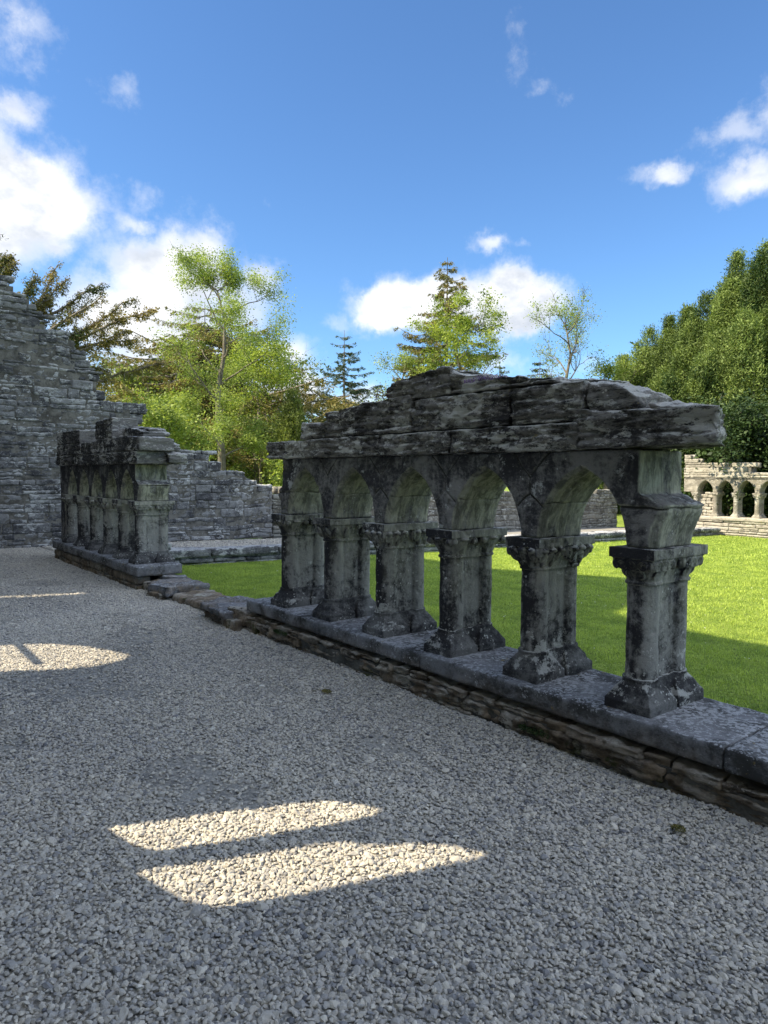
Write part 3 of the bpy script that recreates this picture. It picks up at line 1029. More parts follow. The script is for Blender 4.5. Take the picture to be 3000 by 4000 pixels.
def arch_wall_mesh(cs, zt, near_broken, far_broken, seed, x0=0.06, x1=0.52, hw=0.088, zs=1.218, rise=0.435, vox=0.0095, ch=0.045):
    """spandrel wall on column centres cs (ascending y); its lower outline is the arcade's intrados"""
    def lower(o):
        h = hw-o*0.55
        pts = []
        c = cs[0]
        if near_broken:
            pts += [(c-.0, zt), (c-.0, 1.515), (c-.05, 1.50), (c-.165+o, 1.452), (c-.155+o, 1.43), (c-.125+o, 1.36), (c-.102+o, 1.29), (c-h, zs)]
        else:
            pts += [(c-.16, zt), (c-.16, zs)]
        for a, b in zip(cs[:-1], cs[1:]):
            pts += pointed(a+h, b-h, zs, rise+o*0.35)
        c = cs[-1]
        if far_broken:
            pts += [(c+h, zs), (c+.102-o, 1.29), (c+.125-o, 1.36), (c+.155-o, 1.43), (c+.09-o*.4, 1.47), (c+.03, 1.50), (c+.02, zt)]
        else:
            pts += [(c+.45, zs), (c+.45, zt)]
        return pts
    A = lower(0)
    B = lower(ch)
    n = len(A)
    s = Soup()
    # split solid into x-layers: B A A B
    lay = [(x0, B), (x0+ch, A), (x1-ch, A), (x1, B)]
    V = np.array([(x, p[0], p[1]) for x, L in lay for p in L])
    F = []
    for k in range(3):
        for i in range(n-1):
            F.append((k*n+i, (k+1)*n+i, (k+1)*n+i+1, k*n+i+1))
    # top
    F.append((0, n-1, 2*n-1, n))
    F.append((n, 2*n-1, 3*n-1, 2*n))
    F.append((2*n, 3*n-1, 4*n-1, 3*n))
    F = np.array(F)
    s.add(V, F)
    me = bpy.data.meshes.new('x')
    fl = [tuple(f) for f in F]+[tuple(range(n)), tuple(range(3*n, 4*n))[::-1]]
    me.from_pydata([tuple(v) for v in V], [], fl)
    import bmesh
    bm = bmesh.new()
    bm.from_mesh(me)
    bmesh.ops.triangulate(bm, faces=bm.faces[:], ngon_method='EAR_CLIP')
    bmesh.ops.recalc_face_normals(bm, faces=bm.faces[:])
    bm.verts.ensure_lookup_table()
    V = np.array([v.co[:] for v in bm.verts])
    F = np.array([[v.index for v in f.verts] for f in bm.faces])
    bm.free()
    V, Fs, N = remesh(V, F, vox)
    # joints: the V at each pier, the apex line, the springing line
    seg = []
    zj = 1.60
    zsp = 1.437
    for i, c in enumerate(cs):
        m_ = 0.5*(cs[1]-cs[0])
        if (i > 0 or not near_broken) and (i < len(cs)-1 or not far_broken):
            seg += [((c, zj), (c-.145, zt)), ((c, zj), (c+.145, zt)), ((c, zj), (c, 1.50)), ((c, 1.50), (c-.10, zsp-.02)), ((c, 1.50), (c+.10, zsp-.02))]
        else:
            seg += [((c-.25, zsp), (c+.25, zsp))]
        if i < len(cs)-1:
            m_ = .5*(c+cs[i+1])
            seg += [((m_, 1.64), (m_, zt))]
    q = V[:, 1:]
    wob = 0.012*np.stack([perlin(V*9), perlin(V*9+50)], -1)
    qq = q+wob
    dmin = np.full(len(V), 9.0)
    for k, (a, b) in enumerate(seg):
        a, b = np.array(a), np.array(b)
        ab = b-a
        t = np.clip(((qq-a)@ab)/(ab@ab), 0, 1)
        d = np.linalg.norm(qq-(a+t[:, None]*ab), axis=1)
        if abs(a[0]-b[0]) < 1e-6 and b[1] == zt:
            d = d+.006
        dmin = np.minimum(dmin, d)
    # horizontal bed joint on jambs at zsp
    inner = np.abs(N[:, 0]) < 0.5
    dj = np.where(inner, np.abs(qq[:, 1]-zsp)+.003, 9)
    dmin = np.minimum(dmin, dj)
    J = np.exp(-(dmin/0.0075)**2)*np.clip(.75+.5*perlin(V*5+3), .3, 1)
    V2 = weather(V, N, seed, .004, .0018)
    V2 = V2-N*(J*0.015)[:, None]
    return V2, Fs, J


# column copies share a few mesh variants
def put(me_or_arr, name, mat, parent, attrs=None, smooth=True):
    V, F = me_or_arr
    return mesh_obj(name, V, F, mat, parent, smooth, attrs)


base_v = [base_mesh(s) for s in (1.0, 23.0, 57.0)]
shaft_v = [shaft_mesh(s) for s in (5.0, 31.0)]
cap_v = {k: capital_mesh(k, 3.0+i*11) for i, k in enumerate(('spiral', 'leaf', 'scallop', 'bud'))}
_mesh_cache = {}


def part(key, arr, name, mat, parent):
    if (key, mat.name) in _mesh_cache:
        ob = bpy.data.objects.new(name, _mesh_cache[(key, mat.name)])
        link(ob, parent)
        return ob
    ob = put(arr, name, mat, parent)
    _mesh_cache[(key, mat.name)] = ob.data
    return ob


def column(parent, y, kind, bi, si, mat, z=0.0, x=0.0):
    c = bpy.data.objects.new('column', None)
    c.location = (x, y, z)
    c.empty_display_size = 0.1
    link(c, parent)
    part(('b', bi), base_v[bi], 'base', MAT['base_stone'] if mat is MAT['carved'] else mat, c)
    part(('s', si), shaft_v[si], 'shaft', mat, c)
    part(('c', kind), cap_v[kind], 'capital', mat, c)
    return c


def course(parent, blocks, mat, name, x0, x1, res=0.012, sa=0.019, amp=0.007, rnd=0.012, seed=0, fz=24, fx=2.6):
    """blocks: (y0, y1, z0, z1_at_y0, z1_at_y1[, bump, dx0, dx1])"""
    g = Acc()
    rng = np.random.RandomState(seed+100)
    for i, b in enumerate(blocks):
        y0, y1, z0, za, zb = b[:5]
        hump = b[5] if len(b) > 5 else 0
        dx0 = b[6] if len(b) > 6 else 0
        dx1 = b[7] if len(b) > 7 else 0
        zm = max(za, zb)

        def warp(P, U, y0=y0, y1=y1, z0=z0, za=za, zb=zb, zm=zm, hump=hump):
            t = U[:, 1]
            top = za+(zb-za)*t+hump*4*t*(1-t)
            top = top+(0.014*fbm(np.stack([P[:, 0]*5, P[:, 1]*5, P[:, 0]*0+seed], -1), 3) if hump else 0)
            Q = P.copy()
            Q[:, 2] = z0+(P[:, 2]-z0)/(zm-z0)*(top-z0)
            return Q
        P, F = block((x0+dx0, y0, z0), (x1+dx1, y1, zm), res, rnd, amp, sa, seed+i*3.7, 0.004, warp, fz, rng, fx)
        g.add(P, F, tone=rng.uniform())
    return g.build(name, mat, parent)


# ================================================================== MAIN ARCADE
AX = 3.36
arc = empty('cloister_arcade', (AX, 1.0, 0), 'long near arcade of five pointed arches under heavy flaky lintel stones beside the lawn', 'arcade', 'cloister arcades around the lawn')
OY = 1.0
ys = [2.055, 2.812, 3.575, 4.335, 5.090, 5.850]
kinds = ['spiral', 'leaf', 'scallop', 'leaf', 'bud', 'scallop']
for i, (y, k) in enumerate(zip(ys, kinds)):
    column(arc, y-OY, k, i % 3, i % 2, MAT['carved'], 0, 0)
V, F, J = arch_wall_mesh([y-OY for y in ys], 1.757, True, True, 4.0)
mesh_obj('arch_wall', V, F, MAT['stone'], arc, True, {'joint': J})
# sill slabs
rng = np.random.RandomState(2)
g = Acc()
for (a, b) in ((-1.6, 0.2), (0.205, 1.487), (1.492, 3.668), (3.674, 5.30), (5.306, 6.36)):
    P, F = block((-.085, a-OY, .205), (.60, b-OY, .318), .02, .010, .004, .003, a, .003, None, 26, rng)
    g.add(P, F)
g.build('sill', MAT['ledge'], arc)
# rubble plinth
g, mx = masonry(-1.6-OY, 6.32-OY, -0.06, lambda u: 0.2, -0.10, 0.60, (0.045, 0.10), (0.16, 0.55), 0.012, 0.010, 0.016, 0.026, 52, 'y', gap=0.006, prot=0.02, thick=0.2, flush=.018)
g.build('plinth_wall', MAT['plinth'], arc)
mx.build('mortar_core', MAT['mortar'], arc, False)
# lintel course and the upper stones
o = OY
lc = [(4.30-o, 6.10-o, 1.762, 1.925, 1.922), (3.50-o, 4.285-o, 1.762, 1.925, 1.925), (2.42-o, 3.485-o, 1.762, 1.925, 1.925)]
course(arc, lc, MAT['flaky'], 'lintel_course', 0.01, 0.52, seed=3)
# the long projecting slab, its broken end slanting back
def slab():
    rng = np.random.RandomState(9)

    def warp(P, U):
        Q = P.copy()
        Q[:, 1] += (1-U[:, 1])*U[:, 0]*0.22
        t = U[:, 1]
        top = 1.955+0.02*t+0.012*fbm(np.stack([P[:, 0]*4, P[:, 1]*4, P[:, 0]*0+7], -1), 3)
        bot = 1.765+0.012*(1-t)
        Q[:, 2] = bot+U[:, 2]*(top-bot)
        return Q
    P, F = block((-.035, 1.585-o, 1.765), (.50, 2.405-o, 1.955), .012, .012, 0.009, .026, 12.0, .006, warp, 20, rng, 1.8)
    g = Acc()
    g.add(P, F)
    return g.build('broken_slab', MAT['flaky'], arc)
slab()
uc = [(5.08-o, 5.46-o, 1.932, 2.062, 2.082), (3.93-o, 5.075-o, 1.932, 2.205, 2.15, .012), (2.955-o, 3.915-o, 1.932, 2.16, 2.17), (2.40-o, 2.945-o, 1.932, 2.16, 2.165)]
course(arc, uc, MAT['flaky'], 'upper_course', 0.02, 0.50, seed=17, sa=.021)
tc_ = [(3.50-o, 4.235-o, 2.178, 2.36, 2.285, .045), (2.62-o, 3.50-o, 2.178, 2.205, 2.33, -.012), (2.37-o, 2.62-o, 2.172, 2.185, 2.20, .008, .16, 0)]
course(arc, tc_, MAT['flaky'], 'top_course', 0.03, 0.48, seed=29, sa=.021, amp=.014)
rk = [(2.07-o, 2.395-o, 1.965, 2.06, 2.15, .022, .02, -.03), (1.80-o, 2.12-o, 1.96, 1.972, 2.03, .01, .16, 0)]
course(arc, rk, MAT['flaky'], 'loose_core', 0.02, 0.46, seed=37, sa=.010, amp=.022, rnd=.03, fz=14)

# ================================================================== SECOND ARCADE
BX = 3.255
arc2 = empty('cloister_arcade', (BX, 9.5, 0), 'shorter dark arcade segment with broken near end, in front of the tall rubble wall', 'arcade', 'cloister arcades around the lawn')
o = 9.5
ys2 = [9.78+0.735*i for i in range(6)]
for i, y in enumerate(ys2):
    column(arc2, y-o, ['spiral', 'scallop', 'bud', 'leaf', 'spiral', 'leaf'][i], (i+1) % 3, i % 2, MAT['carved'])
V, F, J = arch_wall_mesh([y-o for y in ys2], 1.74, True, False, 9.0, vox=0.012)
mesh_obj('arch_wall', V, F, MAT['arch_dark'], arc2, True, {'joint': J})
V, F = block((.06, ys2[-1]+.17-o, .2), (.52, ys2[-1]+.46-o, 1.23), .03, .01, .005, .006, 3)
mesh_obj('end_pier', V, F, MAT['arch_dark'], arc2)
g = Acc()
for (a, b) in ((9.33, 10.4), (10.41, 12.2), (12.21, 14.0)):
    P, F = block((-.085, a-o, .20), (.56, b-o, .335), .025, .012, .005, .004, a, .004, None, 26, rng)
    g.add(P, F)
g.build('sill', MAT['ledge'], arc2)
g, mx = masonry(9.42-o, 14.0-o, -0.04, lambda u: 0.2, -0.06, 0.56, (0.07, 0.12), (0.2, 0.55), 0.03, 0.012, 0.008, 0.012, 53, 'y', gap=0.012, thick=0.2)
g.build('plinth_wall', MAT['plinth'], arc2)
mx.build('mortar_core', MAT['mortar'], arc2, False)
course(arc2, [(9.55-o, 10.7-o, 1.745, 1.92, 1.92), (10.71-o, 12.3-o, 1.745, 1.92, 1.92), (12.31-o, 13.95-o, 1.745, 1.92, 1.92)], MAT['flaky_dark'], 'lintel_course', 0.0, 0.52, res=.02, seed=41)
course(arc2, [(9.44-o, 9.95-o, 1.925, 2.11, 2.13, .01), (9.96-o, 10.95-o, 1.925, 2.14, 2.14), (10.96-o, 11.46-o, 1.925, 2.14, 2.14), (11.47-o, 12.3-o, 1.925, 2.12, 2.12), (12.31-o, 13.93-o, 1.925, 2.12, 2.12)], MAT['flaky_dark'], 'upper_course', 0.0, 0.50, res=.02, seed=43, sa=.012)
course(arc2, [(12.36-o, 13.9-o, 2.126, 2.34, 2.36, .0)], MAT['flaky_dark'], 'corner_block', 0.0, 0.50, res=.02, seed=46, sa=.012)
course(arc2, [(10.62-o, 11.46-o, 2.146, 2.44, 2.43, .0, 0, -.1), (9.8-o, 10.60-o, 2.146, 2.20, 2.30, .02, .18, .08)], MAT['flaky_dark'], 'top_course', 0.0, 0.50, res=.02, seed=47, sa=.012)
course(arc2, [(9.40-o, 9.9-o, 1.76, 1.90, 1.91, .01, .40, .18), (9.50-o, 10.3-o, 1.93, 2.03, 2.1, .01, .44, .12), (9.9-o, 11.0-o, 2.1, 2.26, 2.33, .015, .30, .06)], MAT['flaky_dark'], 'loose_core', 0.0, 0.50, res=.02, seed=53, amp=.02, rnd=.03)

# ================================================================== WEST ARCADE (sunlit, far side of the lawn)
CX = 25.2
wz = -0.42
arc3 = empty('cloister_arcade', (CX, 10.0, wz), 'pale sunlit arcade on a rubble base across the lawn at the right edge', 'arcade', 'cloister arcades around the lawn')
o = 10.0
ys3 = [12.85-0.737*i for i in range(12)][::-1]
DZ = 0.30                            # stands on a taller plinth
for i, y in enumerate(ys3):
    column(arc3, y-o, ['bud', 'scallop', 'bud'][i % 3], i % 3, i % 2, MAT['pale_stone'], DZ)
V, F, J = arch_wall_mesh([y-o for y in ys3], 1.73, True, False, 14.0, vox=0.018)
V = V+[0, 0, DZ]
mesh_obj('arch_wall', V, F, MAT['pale_stone'], arc3, True, {'joint': J})
g = Acc()
P, F = block((-.085, ys3[0]-.5-o, .20+DZ), (.56, 13.6-o, .335+DZ), .05, .012, .006, .006, 3)
g.add(P, F, tone=.6)
g.build('sill', MAT['pale_stone'], arc3)
g, mx = masonry(ys3[0]-.5-o, 13.6-o, -0.1, lambda u: 0.2+DZ, -0.06, 0.56, (0.08, 0.14), (0.3, 0.9), 0.045, 0.014, 0.010, 0.016, 57, 'y', gap=0.012, thick=0.2)
g.build('plinth_wall', MAT['pale_stone'], arc3)
mx.build('mortar_core', MAT['mortar'], arc3, False)
t3 = outline([(ys3[0]-.5-o, 2.22), (10.5-o, 2.28), (10.74-o, 2.28), (10.76-o, 2.57), (12.2-o, 2.60), (12.22-o, 2.72), (13.5-o, 2.90)])
g, mx = masonry(ys3[0]-.12-o, 13.3-o, 1.73+DZ, t3, 0.02, 0.5, (0.15, 0.2), (0.5, 1.1), 0.035, 0.012, 0.010, 0.016, 59, 'y', gap=0.008, prot=0.006, thick=0.2)
g.build('upper_masonry', MAT['pale_stone'], arc3)
mx.build('mortar_core', MAT['mortar'], arc3, False)
g, mx = masonry(12.18-o, 12.80-o, .33+DZ, lambda u: 1.25+DZ-abs(u-2.45)*.6, .18, .3, (0.08, 0.14), (0.15, 0.3), 0.04, 0.02, 0.014, 0.012, 63, 'y', gap=0.006, thick=0.14)
g.build('rubble_infill', MAT['pale_stone'], arc3)
print('arcades ok')

# rubble remnant between the two arcades
rem = empty('wall_footing', (3.4, 7.8, 0), 'low broken footing of flat pale slabs in the gap between the two near arcades', 'ruined footing')
rng = np.random.RandomState(19)
for (x0, x1, y0, y1, z0, z1) in ((3.22, 3.80, 8.45, 9.15, .06, .165), (3.30, 3.78, 7.45, 8.40, .01, .10), (3.14, 3.74, 6.55, 7.25, .09, .185), (3.34, 3.80, 7.1, 7.6, .04, .13), (3.20, 3.60, 6.32, 6.62, .02, .20),
                                 (3.16, 3.5, 8.55, 8.85, -.03, .07), (3.2, 3.6, 6.7, 7.0, -.03, .09), (3.22, 3.62, 7.0, 7.22, -.03, .08), (3.26, 3.6, 8.9, 9.4, -.02, .14), (3.5, 3.8, 9.15, 9.45, .10, .19), (3.16, 3.45, 6.35, 6.7, -.03, .1), (3.26, 3.5, 6.1, 6.35, -.02, .12)):
    def warp(P, U, s=rng.uniform(0, 50)):
        Q = P.copy()
        e = 0.07*perlin(np.stack([P[:, 0]*5+s, P[:, 1]*5, P[:, 0]*0], -1))
        f_ = 0.07*perlin(np.stack([P[:, 0]*5+s+9, P[:, 1]*5, P[:, 0]*0], -1))
        Q[:, 0] += e
        Q[:, 1] += f_
        return Q
    P, F = block((x0, y0, z0), (x1, y1, z1), .02, .022, .012, .012, rng.uniform(0, 40), .02, warp, 26, rng)
    mesh_obj('slab', P, F, MAT['ledge'] if z0 > .03 else MAT['plinth'], rem, True, {'tone': np.full(len(P), rng.uniform())}, (3.4, 7.8, 0)).location = (0, 0, 0)
st = empty('stone_step', (4.2, 11.5, 0.27), 'squared grey block lying on the low kerb wall behind the short arcade', 'stone block')
P, F = block((3.85, 11.6, .275), (4.55, 12.1, .40), .03, .015, .008, .008, 4)
mesh_obj('block', P, F, MAT['rubble'], st, True, {'tone': np.full(len(P), .5)}, (4.2, 11.5, .27)).location = (0, 0, 0)

# ================================================================== EAST RANGE (beside the camera; its openings let the sun onto the gravel)
WX = -0.6


def to_wall(x, y):                   # sun ray from a ground point back to the wall plane
    return y+0.41*(x-WX), math.tan(SUN_EL)*math.hypot(1, .41)*(x-WX)


def east_range():
    """wall with window openings: built from quads of a constrained triangulation"""
    from mathutils.geometry import delaunay_2d_cdt
    prof = [(-9, 0), (-9, 8.2), (7.55, 8.2), (8.12, 8.4), (8.65, 9.1), (11.1, 11.9), (12.9, 10.6), (16, 10.5), (20.5, 10.9), (24, 9.5), (24, 0)]
    holes = [
        # twin lancets
        [(3.455, 1.70), (3.54, 1.64), (3.78, 1.58), (3.785, 2.45), (3.765, 2.66), (3.70, 2.78), (3.60, 2.84), (3.52, 2.71), (3.475, 2.45)],
        [(2.985, 1.74), (3.05, 1.66), (3.355, 1.56), (3.365, 2.42), (3.35, 2.53), (3.29, 2.60), (3.26, 2.74), (3.20, 2.88), (3.10, 2.96), (3.03, 2.82), (2.995, 2.45)],
        [(3.36, 3.07), (3.42, 3.04), (3.46, 3.08), (3.42, 3.12), (3.37, 3.11)],
        # doorway arch
        [(6.78, .25), (7.87, .25), (7.87, 2.05), (7.80, 2.35), (7.62, 2.60), (7.38, 2.76), (7.20, 2.83), (7.05, 2.75), (6.92, 2.58), (6.83, 2.35), (6.78, 2.05)],
        # narrow slit
        [(10.80, 1.2), (10.97, 1.2), (10.97, 3.42), (10.80, 3.44)],
    ]
    vs, es, fs = [], [], []
    for loop in [prof]+holes:
        k = len(vs)
        vs += [Vector(p) for p in loop]
        es += [(k+i, k+(i+1) % len(loop)) for i in range(len(loop))]
    res = delaunay_2d_cdt(vs, es, [], 1, 1e-5)
    V2, _, F2 = res[0], res[1], res[2]

    def inside(p, poly):
        c = False
        for i in range(len(poly)):
            (xa, ya), (xb, yb) = poly[i], poly[i-1]
            if (ya > p[1]) != (yb > p[1]) and p[0] < (xb-xa)*(p[1]-ya)/(yb-ya)+xa:
                c = not c
        return c
    tri = []
    for f in F2:
        cx = sum(V2[i][0] for i in f)/len(f)
        cy = sum(V2[i][1] for i in f)/len(f)
        if inside((cx, cy), prof) and not any(inside((cx, cy), h) for h in holes):
            tri.append(tuple(f))
    n = len(V2)
    th = 0.12
    V = [(WX, v[0], v[1]) for v in V2]+[(WX-th, v[0], v[1]) for v in V2]
    F = [tri]+[[tuple(i+n for i in f[::-1]) for f in tri]]
    edges = {}
    for f in tri:
        for i in range(len(f)):
            a, b = f[i], f[(i+1) % len(f)]
            edges[(a, b)] = 1
    side = [(b, a, a+n, b+n) for (a, b) in edges if (b, a) not in edges]
    allF = [F[0], F[1], side]
    by = {}
    for L in allF:
        for f in L:
            by.setdefault(len(f), []).append(f)
    ob = mesh_obj('wall', np.array(V), [np.array(x) for x in by.values()], MAT['pale_stone'], er, False, {'tone': np.full(len(V), .5)}, (WX, 5, 0))
    ob.location = (0, 0, 0)


er = empty('chapter_house_wall', (WX, 5, 0), 'high grey limestone range wall with lancet windows beside the gravel walk', 'building')
east_range()
P, F = block((WX-.10, 7.0+.0, 2.04), (WX-.04, 7.9, 2.07), .05, .005, 0, 0)
mesh_obj('window_bar', P, F, MAT['bark'], er, True, None, (WX, 5, 0)).location = (0, 0, 0)


# ================================================================== TREES
def tube(g, pts, rads, n=6, **at):
    pts = np.asarray(pts, float)
    V = []
    for i, p in enumerate(pts):
        d = pts[min(i+1, len(pts)-1)]-pts[max(i-1, 0)]
        d /= np.linalg.norm(d)+1e-9
        a = np.cross(d, [0.31, 0.95, 0.1])
        a /= np.linalg.norm(a)
        b = np.cross(d, a)
        t = np.arange(n)/n*2*np.pi
        V.append(p+rads[i]*(np.cos(t)[:, None]*a+np.sin(t)[:, None]*b))
    V = np.concatenate(V)
    m = len(pts)
    F = [(k*n+i, k*n+(i+1) % n, (k+1)*n+(i+1) % n, (k+1)*n+i) for k in range(m-1) for i in range(n)]
    g.add(V, F, **at)


def leaves(g, P, size, rng, tone, asp=0.6, upb=0.4, dirs=None, jit=0.35):
    """one small leaf-shaped quad per point"""
    n = len(P)
    N = rng.normal(size=(n, 3))
    N[:, 2] = np.abs(N[:, 2])+upb
    N /= np.linalg.norm(N, axis=1)[:, None]
    if dirs is None:
        A = rng.normal(size=(n, 3))
    else:
        A = dirs+jit*rng.normal(size=(n, 3))
    A = A-N*(A*N).sum(1)[:, None]
    A /= np.linalg.norm(A, axis=1)[:, None]+1e-9
    B = np.cross(N, A)
    s = (size*rng.lognormal(0, .25, n))[:, None]
    V = np.stack([P-A*s*.5, P-B*s*asp*.5+A*s*.05, P+A*s*.5, P+B*s*asp*.5+A*s*.05], 1).reshape(-1, 3)
    F = np.arange(n*4).reshape(n, 4)
    g.add(V, F, tone=np.repeat(tone, 4))


def grow(rng, p, d, L, r, lvl, maxl, gt, tips, spread, up_=0.15, seg=5, kids=(3, 5), curv=0.16, ratio=.62):
    pts, rads = [p.copy()], [r]
    q = p.copy()
    dd = d.copy()
    for i in range(seg):
        dd = dd+rng.normal(0, curv, 3)+np.array([0, 0, up_*0.35])
        dd /= np.linalg.norm(dd)
        q = q+dd*L/seg
        pts.append(q.copy())
        rads.append(r*(1-0.75*(i+1)/seg))
    tube(gt, pts, rads, 6 if lvl < 2 else 3)
    if lvl >= maxl:
        for i in range(1, len(pts)):
            tips.append((pts[i], dd.copy()))
        return
    nk = rng.randint(kids[0], kids[1]+1)
    for k in range(nk):
        t = rng.uniform(0.3, 1.0) if k else 1.0
        j = t*seg
        i0 = min(int(j), seg-1)
        pp = pts[i0]+(pts[i0+1]-pts[i0])*(j-i0)
        ax = rng.normal(size=3)
        nd = dd*0.9+ax/np.linalg.norm(ax)*spread
        nd /= np.linalg.norm(nd)
        grow(rng, pp, nd, L*ratio*rng.uniform(.8, 1.15), max(r*(1-.7*t)*.75, .012), lvl+1, maxl, gt, tips, spread, up_, max(3, seg-1), kids, curv, ratio)


def clump_tone(P, rng, f=1.0, a=0.5):
    return np.clip(0.5+a*fbm(P*f, 2)+rng.normal(0, .16, len(P)), 0, 1)


def broadleaf(name, x, ytop, dist, hw_px, label, leafm, dens=26, lsize=.11, seed=1, trunk_h=.35, spread=.75, maxl=3, kids=(3, 5), base_z=-.3, puff=.26,  cat='tree', group='trees beyond the ruins'):
    rng = np.random.RandomState(seed)
    top = at_depth(x, ytop, dist)
    b = np.array([top[0], top[1], base_z])
    H = top[2]-base_z
    Wd = hw_px/FPX*dist
    gt, tips = Acc(), []
    th = H*trunk_h
    # trunk
    n = 7
    tp = [b+np.array([0.02*H*math.sin(i*1.3+seed)*i/n, 0.02*H*math.cos(i*1.7+seed)*i/n, H*.86*i/n]) for i in range(n+1)]
    r0_ = 0.016*H+.04
    tube(gt, tp, [r0_*(1-.85*i/n) for i in range(n+1)], 8)
    nl = int(9+H*.5)
    for k in range(nl):
        t = trunk_h+(0.98-trunk_h)*k/(nl-1)
        j = t*.999/0.86*n
        j = min(j, n-.01)
        i0 = int(j)
        p = tp[i0]+(tp[i0+1]-tp[i0])*(j-i0)
        a = k*2.4+rng.uniform(-.4, .4)
        # length limited by an ovoid envelope
        e = math.sin(math.pi*min(.97, max(.08, (t-trunk_h)/(1-trunk_h)*.86+.14)))**.6
        rise = rng.uniform(.35, .9)
        d = np.array([math.cos(a), math.sin(a), rise])
        d /= np.linalg.norm(d)
        L = Wd*e*rng.uniform(.55, .8)
        grow(rng, p, d, L, r0_*.35*(1-.6*t), 1, maxl, gt, tips, spread, .12, 5, kids)
    TP = np.array([t[0] for t in tips])
    Z = TP[:, 2]
    keep = Z < top[2]+.3
    TP = TP[keep]
    m = len(TP)
    P = np.repeat(TP, dens, 0)+rng.normal(0, puff, (m*dens, 3))*[1, 1, .8]
    root = empty(name, tuple(b), label, cat, group)
    gt_ob = gt.build('trunk', MAT['bark'], root, True, tuple(b))
    gt_ob.location = (0, 0, 0)
    gl = Acc()
    leaves(gl, P, lsize, rng, clump_tone(P, rng, 1.1, .75), .6, .5)
    ob = gl.build('crown', MAT[leafm], root, True, tuple(b))
    ob.location = (0, 0, 0)
    return root, len(P)


def conifer(name, x, ytop, dist, hw_px, label, leafm, seed=1, whorls=26, droop=.25, dens=60, lsize=.10, base_z=-.3, bare=.15, irr=.3, upturn=.25, per=5, cat='conifer', group='trees beyond the ruins', azr=None):
    rng = np.random.RandomState(seed)
    top = at_depth(x, ytop, dist)
    b = np.array([top[0], top[1], base_z])
    H = top[2]-base_z
    Wd = hw_px/FPX*dist
    gt, gl = Acc(), Acc()
    tube(gt, [b+[0, 0, H*i/8] for i in range(9)], [(.013*H+.03)*(1-.93*i/8) for i in range(9)], 7)
    PP, DD = [], []
    for k in range(whorls):
        t = bare+(1-bare)*(k/whorls)
        z = b[2]+H*t
        for j in range(per):
            a = rng.uniform(0, 2*math.pi)
            L = Wd*(1-t)**.75/(1-bare)**.75*rng.uniform(1-irr, 1.1)
            if L < .15:
                L = .15
            d = np.array([math.cos(a), math.sin(a), 0.0])
            sg = 6
            pts = [np.array([b[0], b[1], z])]
            for i in range(1, sg+1):
                s = i/sg
                pts.append(np.array([b[0], b[1], z])+d*L*s+np.array([0, 0, L*(-droop*s+upturn*s*s)])+rng.normal(0, .02*L, 3))
            tube(gt, pts, [max(.012, .010*L+.015)*(1-.8*i/sg) for i in range(sg+1)], 4)
            nb = max(6, int(L*9))
            for q in range(nb):
                s = rng.uniform(.18, 1)
                i0 = min(int(s*sg), sg-1)
                p = pts[i0]+(pts[i0+1]-pts[i0])*(s*sg-i0)
                sd_ = rng.choice([-1, 1])
                lat = np.array([-d[1], d[0], 0])*sd_
                tl = (.12+.32*L*(1-s*.7))*rng.uniform(.5, 1)
                tdir = lat*.8+d*.6+np.array([0, 0, -.25-.3*rng.uniform()])
                tdir /= np.linalg.norm(tdir)
                m = max(5, int(dens*tl*.55))
                u = rng.uniform(0, 1, m)
                PP.append(p+tdir*tl*u[:, None]+rng.normal(0, .045, (m, 3))+np.array([0, 0, -1])*(.06*rng.uniform(0, 1, (m, 1))))
                DD.append(np.repeat(tdir[None], m, 0))
    P = np.concatenate(PP)
    D = np.concatenate(DD)
    leaves(gl, P, lsize, rng, clump_tone(P, rng, .8), .35, .3, D, .5)
    root = empty(name, tuple(b), label, cat, group)
    gt.build('trunk', MAT['bark'], root, True, tuple(b)).location = (0, 0, 0)
    gl.build('crown', MAT[leafm], root, True, tuple(b)).location = (0, 0, 0)
    return root, len(P)


